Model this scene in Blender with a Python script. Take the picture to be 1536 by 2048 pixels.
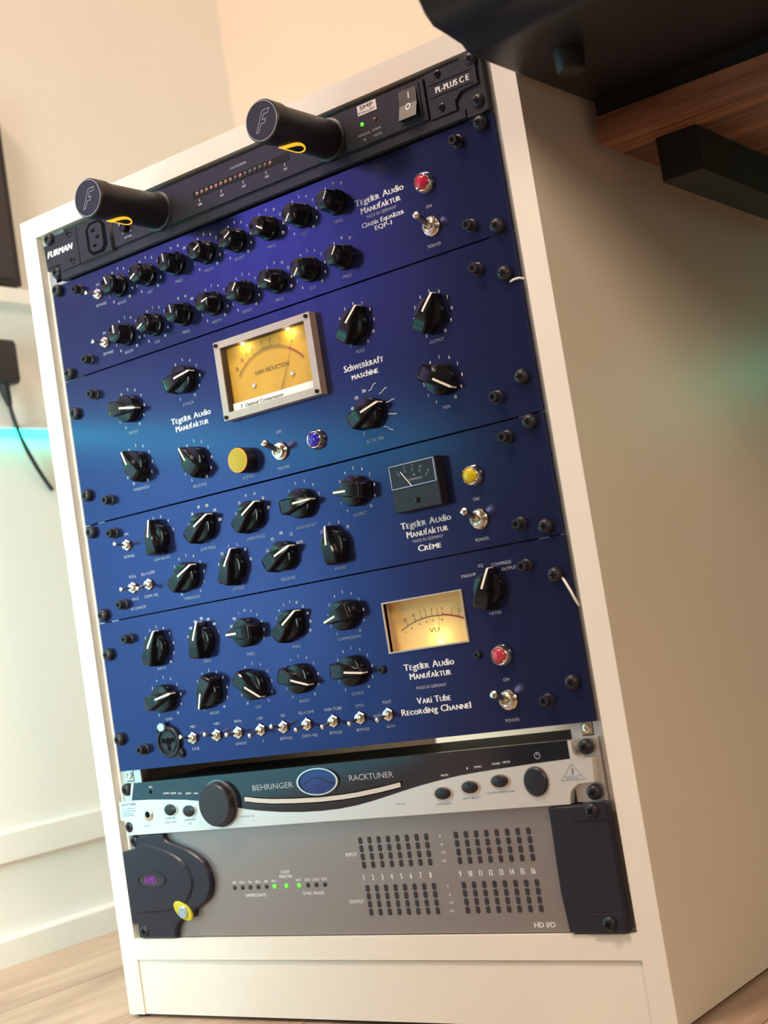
import bpy, bmesh, math, random
from mathutils import Matrix, Vector, Euler

random.seed(7)
for o in list(bpy.data.objects):
    bpy.data.objects.remove(o, do_unlink=True)
SC = bpy.context.scene
COL = SC.collection

# Working frame: millimetres, u to the right along the rack front, v downwards
# from the top of the first unit, z away from the viewer (panel fronts at z=0).
FLOOR_V = 705.0
def W(u, v, z):
    return Vector((u/1000.0, z/1000.0, (FLOOR_V-v)/1000.0))

# ------------------------------------------------------------------ camera
cam = bpy.data.cameras.new('camera')
cam.sensor_fit = 'VERTICAL'
cam.sensor_height = 36.0
cam.sensor_width = 27.0
cam.lens = 2945.65/2048*36.0
cam.clip_start = 0.02
cam_o = bpy.data.objects.new('camera', cam)
COL.objects.link(cam_o)
R = ((0.79280213, 0.1561138, 0.58914622),
     (-0.17610415, 0.98408412, -0.02378589),
     (-0.58348275, -0.08489359, 0.80767627))
def wb(r):
    return Vector((r[0], r[2], -r[1]))
rx, dn, fw = wb(R[0]), wb(R[1]), wb(R[2])
m = Matrix.Identity(4)
loc = W(992.859, 408.923, -915.943)
for i in range(3):
    m[i][0] = rx[i]; m[i][1] = -dn[i]; m[i][2] = -fw[i]; m[i][3] = loc[i]
cam_o.matrix_world = m
cam.dof.use_dof = True
cam.dof.focus_distance = 1.165
cam.dof.aperture_fstop = 7.0
SC.camera = cam_o

# ------------------------------------------------------------------ world, lights, exposure
SC.view_settings.view_transform = 'Standard'
SC.view_settings.look = 'None'
SC.view_settings.gamma = 1.0
SC.view_settings.use_curve_mapping = False
SC.view_settings.exposure = 0.0

wd = bpy.data.worlds.new('room_ambient')
SC.world = wd
wd.use_nodes = True
bg = wd.node_tree.nodes['Background']
bg.inputs[0].default_value = (1.0, 0.80, 0.62, 1)
bg.inputs[1].default_value = 0.15

def area(name, loc, target, size, sizey, power, color, spread=180):
    l = bpy.data.lights.new(name, 'AREA')
    l.shape = 'RECTANGLE'; l.size = size; l.size_y = sizey
    l.energy = power; l.color = color
    l.spread = math.radians(spread)
    o = bpy.data.objects.new(name, l)
    COL.objects.link(o)
    o.location = loc
    d = Vector(target)-Vector(loc)
    o.rotation_euler = d.to_track_quat('-Z', 'Y').to_euler()
    return o
# warm ceiling lamp above and in front of the rack
area('ceiling_lamp', (0.05, -1.05, 2.35), (0.25, 0.0, 0.35), 0.5, 0.5, 46, (1.0, 0.77, 0.59))
# warm lamp further back in the room, over the back wall
area('rear_ceiling_lamp', (0.75, 0.30, 2.3), (0.2, 0.6, 0.9), 0.4, 0.4, 4.5, (1.0, 0.76, 0.55))
# added warm fill from the right, brightens the cabinet's right side
area('side_fill', (2.3, -1.3, 1.3), (0.5, 0.2, 0.3), 0.5, 0.5, 24, (1.0, 0.76, 0.52))
# added cool fill at the front, brightens the left wall and rack edge
area('cool_fill', (-0.05, -1.0, 0.50), (-0.40, 0.10, 0.36), 0.35, 0.5, 4.2, (0.70, 1.0, 0.96), 70)
# blue violet wall washer in front of the rack, lighting the left wall above its ledge
area('violet_lamp', (-0.16, -0.80, 1.00), (-0.40, -0.78, 0.90), 0.25, 0.12, 3.6, (0.24, 0.19, 1.0))

# ------------------------------------------------------------------ materials
MATS = {}
def nodes_of(name):
    mt = bpy.data.materials.new(name); mt.use_nodes = True
    nt = mt.node_tree
    b = nt.nodes['Principled BSDF']
    MATS[name] = mt
    return mt, nt, b
def coords(nt, scale, kind='Object'):
    tc = nt.nodes.new('ShaderNodeTexCoord')
    mp = nt.nodes.new('ShaderNodeMapping')
    mp.inputs['Scale'].default_value = scale
    nt.links.new(tc.outputs[kind], mp.inputs[0])
    return mp
def mat(name, col, rough=0.5, metal=0.0, spec=0.5, var=0.06, nscale=(60, 60, 60), bump=0.0, coat=0.0,
        emit=None, estr=0.0, trans=0.0, ior=1.45, rvar=0.0):
    mt, nt, b = nodes_of(name)
    mp = coords(nt, nscale)
    n = nt.nodes.new('ShaderNodeTexNoise')
    n.inputs['Scale'].default_value = 1.0; n.inputs['Detail'].default_value = 4
    nt.links.new(mp.outputs[0], n.inputs['Vector'])
    cr = nt.nodes.new('ShaderNodeValToRGB')
    cr.color_ramp.elements[0].position = 0.3; cr.color_ramp.elements[1].position = 0.7
    cr.color_ramp.elements[0].color = tuple(max(0, c*(1-var)) for c in col)+(1,)
    cr.color_ramp.elements[1].color = tuple(min(1, c*(1+var)) for c in col)+(1,)
    nt.links.new(n.outputs['Fac'], cr.inputs[0])
    nt.links.new(cr.outputs[0], b.inputs['Base Color'])
    b.inputs['Roughness'].default_value = rough
    b.inputs['Metallic'].default_value = metal
    b.inputs['Specular IOR Level'].default_value = spec
    b.inputs['Coat Weight'].default_value = coat
    b.inputs['Coat Roughness'].default_value = 0.1
    b.inputs['IOR'].default_value = ior
    b.inputs['Transmission Weight'].default_value = trans
    if rvar:
        mr = nt.nodes.new('ShaderNodeMapRange')
        mr.inputs['To Min'].default_value = max(0.02, rough-rvar); mr.inputs['To Max'].default_value = rough+rvar
        nt.links.new(n.outputs['Fac'], mr.inputs[0]); nt.links.new(mr.outputs[0], b.inputs['Roughness'])
    if bump:
        bp = nt.nodes.new('ShaderNodeBump'); bp.inputs['Strength'].default_value = bump
        bp.inputs['Distance'].default_value = 0.0005
        nt.links.new(n.outputs['Fac'], bp.inputs['Height']); nt.links.new(bp.outputs[0], b.inputs['Normal'])
    if emit:
        b.inputs['Emission Color'].default_value = tuple(emit)+(1,)
        b.inputs['Emission Strength'].default_value = estr
    return mt

mat('laminate', (0.80, 0.745, 0.67), 0.42, var=0.02, nscale=(8, 8, 8), rvar=0.04)
mat('navy_panel', (0.029, 0.037, 0.120), 0.18, metal=0.72, spec=0.42, var=0.12, nscale=(700, 700, 1500), bump=0.02, rvar=0.02)
mat('cool_glow', (0.3, 0.6, 0.7), 0.1, emit=(0.24, 0.78, 1.0), estr=1.15)  # emission of the added panel that throws cool light on the rack
mat('black_gloss', (0.008, 0.008, 0.010), 0.14, spec=0.36, var=0.2, nscale=(200, 200, 200), rvar=0.04)
mat('black_satin', (0.014, 0.014, 0.020), 0.42, spec=0.5, var=0.2, nscale=(500, 500, 500), bump=0.05)
mat('black_face', (0.022, 0.022, 0.030), 0.40, spec=0.5, var=0.25, nscale=(900, 900, 900), bump=0.12, metal=0.2)
mat('black_matte', (0.012, 0.012, 0.015), 0.7, spec=0.3, var=0.2)
mat('dark_void', (0.004, 0.004, 0.005), 0.9, spec=0.1)
mat('print_white', (0.78, 0.78, 0.80), 0.5, var=0.02)
mat('print_dim', (0.42, 0.43, 0.50), 0.5, var=0.03)
mat('print_blue_grey', (0.16, 0.26, 0.34), 0.5, var=0.03)
mat('print_dark', (0.05, 0.045, 0.04), 0.6)
mat('print_red', (0.55, 0.10, 0.08), 0.6)
mat('pointer_white', (0.86, 0.82, 0.74), 0.4, var=0.02)
mat('nickel', (0.78, 0.72, 0.62), 0.18, metal=1.0, var=0.05, rvar=0.05)
mat('steel_rail', (0.62, 0.60, 0.58), 0.35, metal=0.8, var=0.06)
mat('amber_dial', (0.64, 0.37, 0.045), 0.55, var=0.10, nscale=(40, 40, 40))
mat('vu_dial', (0.90, 0.66, 0.27), 0.55, var=0.03, nscale=(30, 30, 30))
mat('meter_frame', (0.55, 0.42, 0.34), 0.38, metal=0.45, var=0.05)
mat('paper_white', (0.85, 0.88, 0.90), 0.5, var=0.01)
mat('black_dial', (0.010, 0.011, 0.020), 0.35, var=0.2)
mat('clear_edge', (0.30, 0.38, 0.62), 0.15, spec=0.6, var=0.05)
mat('ruby', (0.42, 0.012, 0.040), 0.12, spec=0.7, emit=(1.0, 0.03, 0.10), estr=0.07)
mat('ruby_dim', (0.40, 0.03, 0.05), 0.12, spec=0.7, emit=(1.0, 0.05, 0.08), estr=0.06)
mat('sapphire', (0.02, 0.01, 0.30), 0.12, spec=0.7, emit=(0.10, 0.03, 1.0), estr=0.10)
mat('topaz', (0.48, 0.38, 0.004), 0.2, spec=0.6, emit=(1.0, 0.70, 0.0), estr=0.07)
mat('topaz_button', (0.44, 0.345, 0.006), 0.35, spec=0.5, emit=(1.0, 0.74, 0.0), estr=0.05)
mat('orange_rim', (0.70, 0.30, 0.02), 0.3, emit=(1.0, 0.40, 0.02), estr=0.12)
mat('lamp_glow', (0.8, 0.5, 0.05), 0.4, emit=(1.0, 0.52, 0.02), estr=0.9)
mat('bulb', (1.0, 0.9, 0.6), 0.4, emit=(1.0, 0.85, 0.45), estr=9.0)
mat('led_green', (0.1, 0.6, 0.05), 0.3, emit=(0.12, 1.0, 0.04), estr=0.9)
mat('led_red_dim', (0.22, 0.05, 0.05), 0.3, spec=0.6)
mat('led_rose', (0.34, 0.17, 0.16), 0.3, spec=0.6)
mat('led_smoke', (0.10, 0.09, 0.09), 0.3, spec=0.6)
mat('led_off', (0.035, 0.033, 0.042), 0.35, spec=0.4)
mat('silver_face', (0.74, 0.73, 0.72), 0.30, metal=0.55, var=0.02, nscale=(20, 20, 400))
mat('gloss_black_plastic', (0.006, 0.008, 0.016), 0.10, spec=0.7, var=0.1, coat=0.3)
mat('knob_satin', (0.022, 0.020, 0.026), 0.36, spec=0.5, var=0.1)
mat('emblem_blue', (0.03, 0.05, 0.20), 0.15, spec=0.7, metal=0.4)
mat('led_window', (0.62, 0.58, 0.54), 0.3, spec=0.5, var=0.04)
mat('grey_metal', (0.32, 0.285, 0.28), 0.36, metal=0.72, var=0.05, nscale=(3000, 3000, 3000), bump=0.06, rvar=0.03)
mat('bezel_navy', (0.012, 0.013, 0.026), 0.36, spec=0.5, var=0.15, nscale=(600, 600, 600), bump=0.06)
mat('emblem_purple', (0.16, 0.02, 0.22), 0.3, emit=(0.35, 0.02, 0.5), estr=0.10)
mat('key_silver', (0.55, 0.66, 0.74), 0.25, metal=0.6)
mat('key_yellow', (0.50, 0.44, 0.02), 0.3, emit=(0.8, 0.7, 0.0), estr=0.08)
mat('chassis', (0.30, 0.30, 0.31), 0.25, metal=0.9)
mat('wall_cream', (0.66, 0.575, 0.485), 0.85, spec=0.2, var=0.02, nscale=(3, 3, 3), bump=0.0)
mat('wall_white', (0.80, 0.79, 0.765), 0.6, spec=0.3, var=0.015, nscale=(3, 3, 3))
mat('white_trim', (0.80, 0.79, 0.76), 0.5, spec=0.4, var=0.015)
mat('led_strip', (0.1, 0.8, 0.75), 0.4, emit=(0.01, 1.0, 0.62), estr=14.0)
mat('console_black', (0.010, 0.010, 0.014), 0.45, spec=0.45, var=0.2, nscale=(300, 300, 300), bump=0.08)
mat('beam_black', (0.012, 0.012, 0.015), 0.5, spec=0.4, var=0.2)
mat('shade_brown', (0.055, 0.045, 0.042), 0.6, spec=0.3)  # brown standing in for shade inside the gain meter frame
mat('rubber', (0.015, 0.015, 0.016), 0.5, spec=0.4)

def wood(name, c1, c2, rough, scale, vmin=0.75, vmax=1.15):
    mt, nt, b = nodes_of(name)
    oi = nt.nodes.new('ShaderNodeObjectInfo')
    mp = coords(nt, scale)
    ad = nt.nodes.new('ShaderNodeVectorMath'); ad.operation = 'ADD'
    ml = nt.nodes.new('ShaderNodeMath'); ml.operation = 'MULTIPLY'; ml.inputs[1].default_value = 37.0
    nt.links.new(oi.outputs['Random'], ml.inputs[0])
    nt.links.new(mp.outputs[0], ad.inputs[0]); nt.links.new(ml.outputs[0], ad.inputs[1])
    n = nt.nodes.new('ShaderNodeTexNoise'); n.inputs['Scale'].default_value = 1; n.inputs['Detail'].default_value = 6
    n.inputs['Distortion'].default_value = 0.6
    nt.links.new(ad.outputs[0], n.inputs['Vector'])
    cr = nt.nodes.new('ShaderNodeValToRGB')
    cr.color_ramp.elements[0].position = 0.35; cr.color_ramp.elements[1].position = 0.65
    cr.color_ramp.elements[0].color = c1+(1,); cr.color_ramp.elements[1].color = c2+(1,)
    nt.links.new(n.outputs['Fac'], cr.inputs[0])
    hs = nt.nodes.new('ShaderNodeHueSaturation')
    mr = nt.nodes.new('ShaderNodeMapRange'); mr.inputs['To Min'].default_value = vmin; mr.inputs['To Max'].default_value = vmax
    nt.links.new(oi.outputs['Random'], mr.inputs[0]); nt.links.new(mr.outputs[0], hs.inputs['Value'])
    nt.links.new(cr.outputs[0], hs.inputs['Color']); nt.links.new(hs.outputs[0], b.inputs['Base Color'])
    b.inputs['Roughness'].default_value = rough
    bp = nt.nodes.new('ShaderNodeBump'); bp.inputs['Strength'].default_value = 0.15; bp.inputs['Distance'].default_value = 0.0006
    nt.links.new(n.outputs['Fac'], bp.inputs['Height']); nt.links.new(bp.outputs[0], b.inputs['Normal'])
wood('walnut', (0.15, 0.062, 0.034), (0.38, 0.18, 0.10), 0.5, (6, 90, 90))
wood('oak_floor', (0.38, 0.25, 0.18), (0.56, 0.40, 0.30), 0.45, (30, 3, 30), 0.85, 1.1)

# ------------------------------------------------------------------ mesh builder
GLYPH = {}
def glyphs(s, shear=0.0, bold=0.0):
    k = (s, shear, bold)
    if k not in GLYPH:
        c = bpy.data.curves.new('glyphs', 'FONT')
        c.body = s; c.resolution_u = 2; c.shear = shear; c.offset = bold
        o = bpy.data.objects.new('glyphs', c)
        me = bpy.data.meshes.new_from_object(o)
        vs = [(v.co.x, v.co.y) for v in me.vertices]
        fs = [tuple(p.vertices) for p in me.polygons]
        bpy.data.objects.remove(o); bpy.data.curves.remove(c); bpy.data.meshes.remove(me)
        x0 = min(v[0] for v in vs); x1 = max(v[0] for v in vs)
        GLYPH[k] = (vs, fs, x0, x1)
    return GLYPH[k]
CAP = 0.70

class MB:
    def __init__(s):
        s.v = []; s.f = []
    def add(s, vs, fs):
        n = len(s.v); s.v += [tuple(q) for q in vs]; s.f += [tuple(i+n for i in f) for f in fs]; return s
    def box(s, u0, u1, v0, v1, z0, z1):
        vs = [(u, v, z) for u in (u0, u1) for v in (v0, v1) for z in (z0, z1)]
        return s.add(vs, [(0, 1, 3, 2), (4, 6, 7, 5), (0, 4, 5, 1), (2, 3, 7, 6), (0, 2, 6, 4), (1, 5, 7, 3)])
    def prism(s, poly, z0, z1, chamfer=0.0):
        """poly in (u,v); front at z0 (nearer the viewer), back at z1"""
        n = len(poly)
        if chamfer:
            cx = sum(p[0] for p in poly)/n; cy = sum(p[1] for p in poly)/n
            inn = []
            for i in range(n):
                a = Vector(poly[i-1]); b = Vector(poly[i]); c = Vector(poly[(i+1) % n])
                d1 = (b-a).normalized(); d2 = (c-b).normalized()
                nn = Vector((-(d1+d2).y, (d1+d2).x))
                nn = nn.normalized() if nn.length > 1e-6 else Vector((0, 0))
                inn.append((b.x+nn.x*chamfer, b.y+nn.y*chamfer))
            ar = sum(poly[i-1][0]*poly[i][1]-poly[i][0]*poly[i-1][1] for i in range(n))
            if ar < 0:
                inn = [(2*poly[i][0]-inn[i][0], 2*poly[i][1]-inn[i][1]) for i in range(n)]
            vs = [(p[0], p[1], z0) for p in inn]+[(p[0], p[1], z0+chamfer) for p in poly]+[(p[0], p[1], z1) for p in poly]
            fs = [tuple(range(n)), tuple(range(2*n, 3*n))]
            for k in (0, n):
                fs += [(k+i, k+(i+1) % n, k+n+(i+1) % n, k+n+i) for i in range(n)]
            return s.add(vs, fs)
        vs = [(p[0], p[1], z0) for p in poly]+[(p[0], p[1], z1) for p in poly]
        fs = [tuple(range(n)), tuple(range(n, 2*n))]+[(i, (i+1) % n, n+(i+1) % n, n+i) for i in range(n)]
        return s.add(vs, fs)
    def lathe(s, cu, cv, prof, n=24, z=0.0, rx=1.0, ry=1.0, rot=0.0, start=0.0):
        """prof: list of (radius, height toward the viewer)"""
        vs = []; fs = []
        k = len(prof)
        cr, sr = math.cos(rot), math.sin(rot)
        for j in range(n):
            a = 2*math.pi*j/n+start
            for (r, h) in prof:
                x = math.cos(a)*r*rx; y = math.sin(a)*r*ry
                vs.append((cu+x*cr-y*sr, cv+x*sr+y*cr, z-h))
        for j in range(n):
            for i in range(k-1):
                a = j*k+i; b = ((j+1) % n)*k+i
                fs.append((a, b, b+1, a+1))
        if prof[0][0] > 0: fs.append(tuple(j*k for j in range(n)))
        if prof[-1][0] > 0: fs.append(tuple(j*k+k-1 for j in range(n)))
        return s.add(vs, fs)
    def ring(s, cu, cv, r0, r1, z0, z1, n=28, rx=1.0, ry=1.0, rot=0.0):
        prof = [(r0, -z1), (r1, -z1), (r1, -z0), (r0, -z0), (r0, -z1)]
        vs = []; fs = []
        cr, sr = math.cos(rot), math.sin(rot)
        for j in range(n):
            a = 2*math.pi*j/n
            for (r, h) in prof[:4]:
                x = math.cos(a)*(r*rx); y = math.sin(a)*(r*ry)
                vs.append((cu+x*cr-y*sr, cv+x*sr+y*cr, -h))
        for j in range(n):
            for i in range(4):
                fs.append((j*4+i, ((j+1) % n)*4+i, ((j+1) % n)*4+(i+1) % 4, j*4+(i+1) % 4))
        return s.add(vs, fs)
    def text(s, t, cu, cv, cap, width=None, z=-0.12, shear=0.0, bold=0.0, sx=0.8):
        vs, fs, x0, x1 = glyphs(t, shear)
        sy = cap/CAP
        sxx = (width/(x1-x0)) if width else sy*sx
        offs = [0.0] if not bold else [-bold*cap*1.6, 0.0, bold*cap*1.6]
        for i, d in enumerate(offs):
            s.add([(cu+d+(x-(x0+x1)/2)*sxx, cv-(y-CAP/2)*sy, z-0.01*i) for x, y in vs], fs)
        return s
    def brandtext(s, t, cu, cv, cap, width, z=-0.12, bold=0.03):
        """display lettering: small capitals mixed with tall lower-case letters"""
        x = 0.0; put = []
        for ch in t:
            if ch == ' ':
                x += 0.30; continue
            small = ch in 'aenrtuwzmsè'
            g = ch.upper() if small else ch
            vs, fs, x0, x1 = glyphs(g)
            k = 0.76 if small else 1.0
            put.append((vs, fs, x-x0*k, k)); x += (x1-x0)*k+0.085
        sx = width/(x-0.085); sy = cap/CAP
        for i, d in enumerate((-bold*cap*1.8, 0.0, bold*cap*1.8)):
            for vs, fs, ox, k in put:
                s.add([(cu-width/2+d+(ox+a*k)*sx, cv-(b*k-CAP/2)*sy, z-0.01*i) for a, b in vs], fs)
        return s
    def line(s, pts, w, z=-0.12):
        for a, b in zip(pts[:-1], pts[1:]):
            d = Vector((b[0]-a[0], b[1]-a[1])); d.normalize(); d *= w/2
            p = Vector((-d.y, d.x))
            s.add([(a[0]-d.x*.3+p.x, a[1]-d.y*.3+p.y, z), (a[0]-d.x*.3-p.x, a[1]-d.y*.3-p.y, z), (b[0]+d.x*.3-p.x, b[1]+d.y*.3-p.y, z), (b[0]+d.x*.3+p.x, b[1]+d.y*.3+p.y, z)], [(0, 1, 2, 3)])
        return s
    def tube(s, pts, radii, n=10):
        pts = [Vector(p) for p in pts]
        if not isinstance(radii, (list, tuple)): radii = [radii]*len(pts)
        ref = Vector((0.31, 0.17, 0.93)); base = len(s.v); vs = []; fs = []
        for i, p in enumerate(pts):
            t = (pts[min(i+1, len(pts)-1)]-pts[max(i-1, 0)]).normalized()
            a = t.cross(ref).normalized(); b = t.cross(a)
            for j in range(n):
                th = 2*math.pi*j/n
                vs.append(p+(a*math.cos(th)+b*math.sin(th))*radii[i])
        for i in range(len(pts)-1):
            for j in range(n):
                fs.append((i*n+j, i*n+(j+1) % n, (i+1)*n+(j+1) % n, (i+1)*n+j))
        fs.append(tuple(range(n))); fs.append(tuple((len(pts)-1)*n+j for j in range(n)))
        return s.add(vs, fs)

WL = {}
def mesh_from(name, mb, material, origin, smooth=None):
    me = bpy.data.meshes.new(name)
    me.from_pydata([W(*q)-origin for q in mb.v], [], mb.f)
    me.validate()
    b = bmesh.new(); b.from_mesh(me)
    bmesh.ops.recalc_face_normals(b, faces=b.faces)
    if smooth:
        for f in b.faces: f.smooth = True
        for e in b.edges:
            if len(e.link_faces) == 2 and e.calc_face_angle(0) > math.radians(smooth): e.smooth = False
    b.to_mesh(me); b.free()
    me.materials.append(MATS[material])
    return me
def link(o, parent, world_loc):
    COL.objects.link(o)
    WL[o.name] = Vector(world_loc)
    if parent:
        o.parent = parent
        o.location = Vector(world_loc)-WL[parent.name]
    else:
        o.location = world_loc
    return o
def obj(name, mb, material, parent=None, smooth=40, label=None, origin=None):
    if origin is None:
        lo = [min(q[i] for q in mb.v) for i in range(3)]; hi = [max(q[i] for q in mb.v) for i in range(3)]
        origin = W(*[(lo[i]+hi[i])/2 for i in range(3)])
    me = mesh_from(name, mb, material, origin, smooth)
    o = bpy.data.objects.new(name, me)
    link(o, parent, origin)
    if label: o['label'] = label
    return o
def thing(name, label, cat, u, v, z=0, group=None):
    o = bpy.data.objects.new(name, None)
    o.empty_display_size = 0.02
    link(o, None, W(u, v, z))
    o['label'] = label; o['category'] = cat
    if group: o['group'] = group
    return o
def tag(o, label, cat, group=None):
    o['label'] = label; o['category'] = cat
    if group: o['group'] = group
    return o
def struct(o):
    o['kind'] = 'structure'; return o
SHARED = {}
def place(name, mesh, parent, u, v, z=0, rot=0.0):
    o = bpy.data.objects.new(name, mesh)
    link(o, parent, W(u, v, z))
    o.rotation_euler = (0, math.radians(rot), 0)
    return o
def sub(name, mesh, parent):
    o = bpy.data.objects.new(name, mesh)
    COL.objects.link(o); o.parent = parent
    return o
ORG = W(0, 0, 0)
def shared(key, fn, material, smooth=40):
    if key not in SHARED:
        mb = MB(); fn(mb)
        SHARED[key] = mesh_from(key, mb, material, ORG, smooth)
    return SHARED[key]

# ================================================================== THE ROOM
CAB_L, CAB_R = -26.5, 509.0
WALL_X = -400.0
BACK_Z = 785.0

# floor with separate planks
fl = struct(obj('floor', MB().box(-420, 2300, FLOOR_V+4, FLOOR_V+30, -1900, BACK_Z+20), 'black_matte'))
for ix in range(9):
    z0 = -1500.0-((ix*431) % 1200)
    while z0 < BACK_Z:
        a, b = max(z0, -1500), min(z0+1200, BACK_Z)
        if b-a > 20:
            cu = -300+ix*190
            obj('plank', MB().box(max(cu-94.2, WALL_X), cu+94.2, FLOOR_V-0.9, FLOOR_V+4, a+1.0, b-1.0), 'oak_floor', fl, smooth=None)
        z0 += 1200
wl = struct(obj('wall_left', MB().box(WALL_X-60, WALL_X, -1600, FLOOR_V, -1250, BACK_Z+60), 'wall_white'))
wbk = struct(obj('wall_back', MB().box(WALL_X, 2300, -1600, FLOOR_V, BACK_Z, BACK_Z+60), 'wall_cream'))
struct(obj('baseboard_left', MB().prism([(WALL_X, 673), (WALL_X+10, 673), (WALL_X+12, 676), (WALL_X+12, FLOOR_V), (WALL_X, FLOOR_V)], -1250, BACK_Z), 'white_trim', smooth=None))
struct(obj('baseboard_back', MB().box(WALL_X+12, 2300, 640, FLOOR_V, BACK_Z-12, BACK_Z), 'white_trim', smooth=None))
struct(obj('trim_1', MB().box(WALL_X, WALL_X+8, 560, 592, -228, BACK_Z), 'white_trim', smooth=None))
glow_frame = struct(obj('glow_frame_1', MB().box(WALL_X, WALL_X+9, 108, 118, -1010, -230).box(WALL_X, WALL_X+9, 600, 612, -1010, -230).box(WALL_X, WALL_X+9, 118, 600, -1010, -1000).box(WALL_X, WALL_X+9, 118, 600, -240, -230), 'white_trim', smooth=None))  # frame around an added glowing panel, unseen, left of the rack
obj('glow_panel', MB().box(WALL_X, WALL_X+4, 118, 600, -1000, -240), 'cool_glow', glow_frame, smooth=None)  # added glowing sheet, gives the cool key light and its panel reflection
struct(obj('trim_2', MB().box(WALL_X, WALL_X+26, -86, -68, -1250, BACK_Z), 'white_trim', smooth=None))

# teal led strip along the left wall
ls = thing('led_strip', 'glowing teal light strip running along the white wall left of the rack', 'light strip', WALL_X, 92, -400)
obj('channel', MB().box(WALL_X, WALL_X+10, 83, 87, -1230, 345), 'white_trim', ls)
obj('diffuser', MB().box(WALL_X, WALL_X+8, 87, 97, -1230, 345), 'led_strip', ls)

# flat screen and power adapter on the left wall
mon = thing('flat_screen', 'black flat screen standing on the ledge of the white wall', 'screen', WALL_X+13, -86, 60)
obj('housing', MB().box(WALL_X+4, WALL_X+20, -330, -92, -260, 302), 'black_satin', mon)
obj('screen_panel', MB().box(WALL_X+20, WALL_X+21, -322, -100, -252, 294), 'gloss_black_plastic', mon)
obj('foot', MB().box(WALL_X+2, WALL_X+24, -92, -86, -120, 120), 'black_satin', mon)
ad = thing('power_adapter', 'black power adapter with hanging cable on the white wall left of the rack', 'power adapter', WALL_X, 10, 286)
mb = MB().prism([(WALL_X, -20), (WALL_X+24, -20), (WALL_X+28, -14), (WALL_X+28, 30), (WALL_X+24, 34), (WALL_X, 34)], 226, 272)
obj('body', mb, 'black_satin', ad)
obj('strain_relief', MB().tube([(WALL_X+15, 33, 256), (WALL_X+15, 46, 258), (WALL_X+14, 60, 262)], [7, 6, 3.4]), 'rubber', ad)
cp = []
for i in range(13):
    t = i/12
    cp.append((WALL_X+14-11*t*t, 60+102*t, 262+16*t+42*t*t))
obj('cable', MB().tube(cp, 2.6), 'rubber', ad)

# ================================================================== RACK CABINET
FZ = -4.0            # front plane of the boards
DEPTH = 500.0
cab = thing('rack_cabinet', 'cream laminate rack cabinet standing on the floor with seven units', 'cabinet', 241, FLOOR_V, 200)
obj('side_panel', MB().box(CAB_L, -7.5, -23, FLOOR_V-4, FZ, DEPTH), 'laminate', cab, smooth=None)
obj('side_panel', MB().box(490.0, CAB_R, -23, FLOOR_V-4, FZ, DEPTH), 'laminate', cab, smooth=None)
obj('top_panel', MB().box(-7.5, 490, -23, -4.5, FZ, DEPTH), 'laminate', cab, smooth=None)
obj('shelf', MB().box(-7.5, 490, 635.2, 653.3, FZ, DEPTH), 'laminate', cab, smooth=None)
obj('plinth', MB().box(-7.5, 490, 653.9, FLOOR_V-4, FZ+2.0, FZ+20), 'laminate', cab, smooth=None)
for (a, b) in ((CAB_L+4, -10), (492.0, CAB_R-4)):
    obj('base_glide', MB().box(a, b, FLOOR_V-4, FLOOR_V-0.9, FZ+6, DEPTH-6), 'black_matte', cab, smooth=None)
obj('spacer_strip', MB().box(-7.5, -4.5, -4.5, 635, 4, 40), 'laminate', cab, smooth=None)
obj('spacer_strip', MB().box(487.0, 490, -4.5, 635, 1.5, 40), 'laminate', cab, smooth=None)
for (a, b, hx) in ((-4.5, 22, 8.5), (460.5, 487, 474)):
    mb = MB()
    # rail as ladder of strips around the square nut holes
    mb.box(a, hx-4.7, -4.5, 635, 3.2, 5.2); mb.box(hx+4.7, b, -4.5, 635, 3.2, 5.2)
    for k in range(42):
        vv = -4.5+k*15.24
        mb.box(hx-4.7, hx+4.7, vv, vv+5.4, 3.2, 5.2)
    mb.box(a, a+2, -4.5, 635, 5.2, 34) if a < 0 else mb.box(b-2, b, -4.5, 635, 5.2, 34)
    rl = obj('rack_rail', mb, 'steel_rail', cab, smooth=None)
    for vv in (493.0,):
        obj('cage_nut', MB().box(hx-4.2, hx+4.2, vv-4.5, vv+4.5, 2.6, 8).lathe(hx, vv, [(3.2, 0), (3.2, 1.0), (2.2, 1.2), (2.0, 0.2), (0, 0.1)], 14, 2.6), 'nickel', rl)

# ================================================================== SHARED HARDWARE
def rack_screw_mesh(mb):
    mb.lathe(0, 0, [(5.6, 0), (5.6, 1.6), (5.4, 3.4), (4.6, 4.8), (3.0, 5.6), (0, 5.9)], 22)
def cross_mesh(mb):
    mb.box(-2.5, 2.5, -0.6, 0.6, -6.0, -5.3).box(-0.6, 0.6, -2.5, 2.5, -6.05, -5.3)
def hexbolt_mesh(mb):
    mb.lathe(0, 0, [(5.0, 0), (5.0, 1.2), (4.2, 1.6), (4.2, 3.0), (3.9, 3.2), (3.9, 7.6), (3.4, 8.2), (2.0, 8.2), (1.9, 6.6), (0, 6.5)], 20)
def hexhole_mesh(mb):
    mb.lathe(0, 0, [(2.0, 6.7), (2.0, 8.25), (0, 8.25)], 6)
def rack_screw(parent, u, v, z=0, rot=None):
    o = place('rack_screw', shared('rack_screw', rack_screw_mesh, 'black_satin', 50), parent, u, v, z, rot if rot is not None else random.uniform(0, 90))
    sub('cross_slot', shared('cross_slot', cross_mesh, 'dark_void', None), o)
    return o
def hexbolt(parent, u, v):
    o = place('socket_bolt', shared('socket_bolt', hexbolt_mesh, 'black_satin', 45), parent, u, v, 0, random.uniform(0, 60))
    sub('hex_socket', shared('hex_socket', hexhole_mesh, 'dark_void', None), o)
    return o

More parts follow.
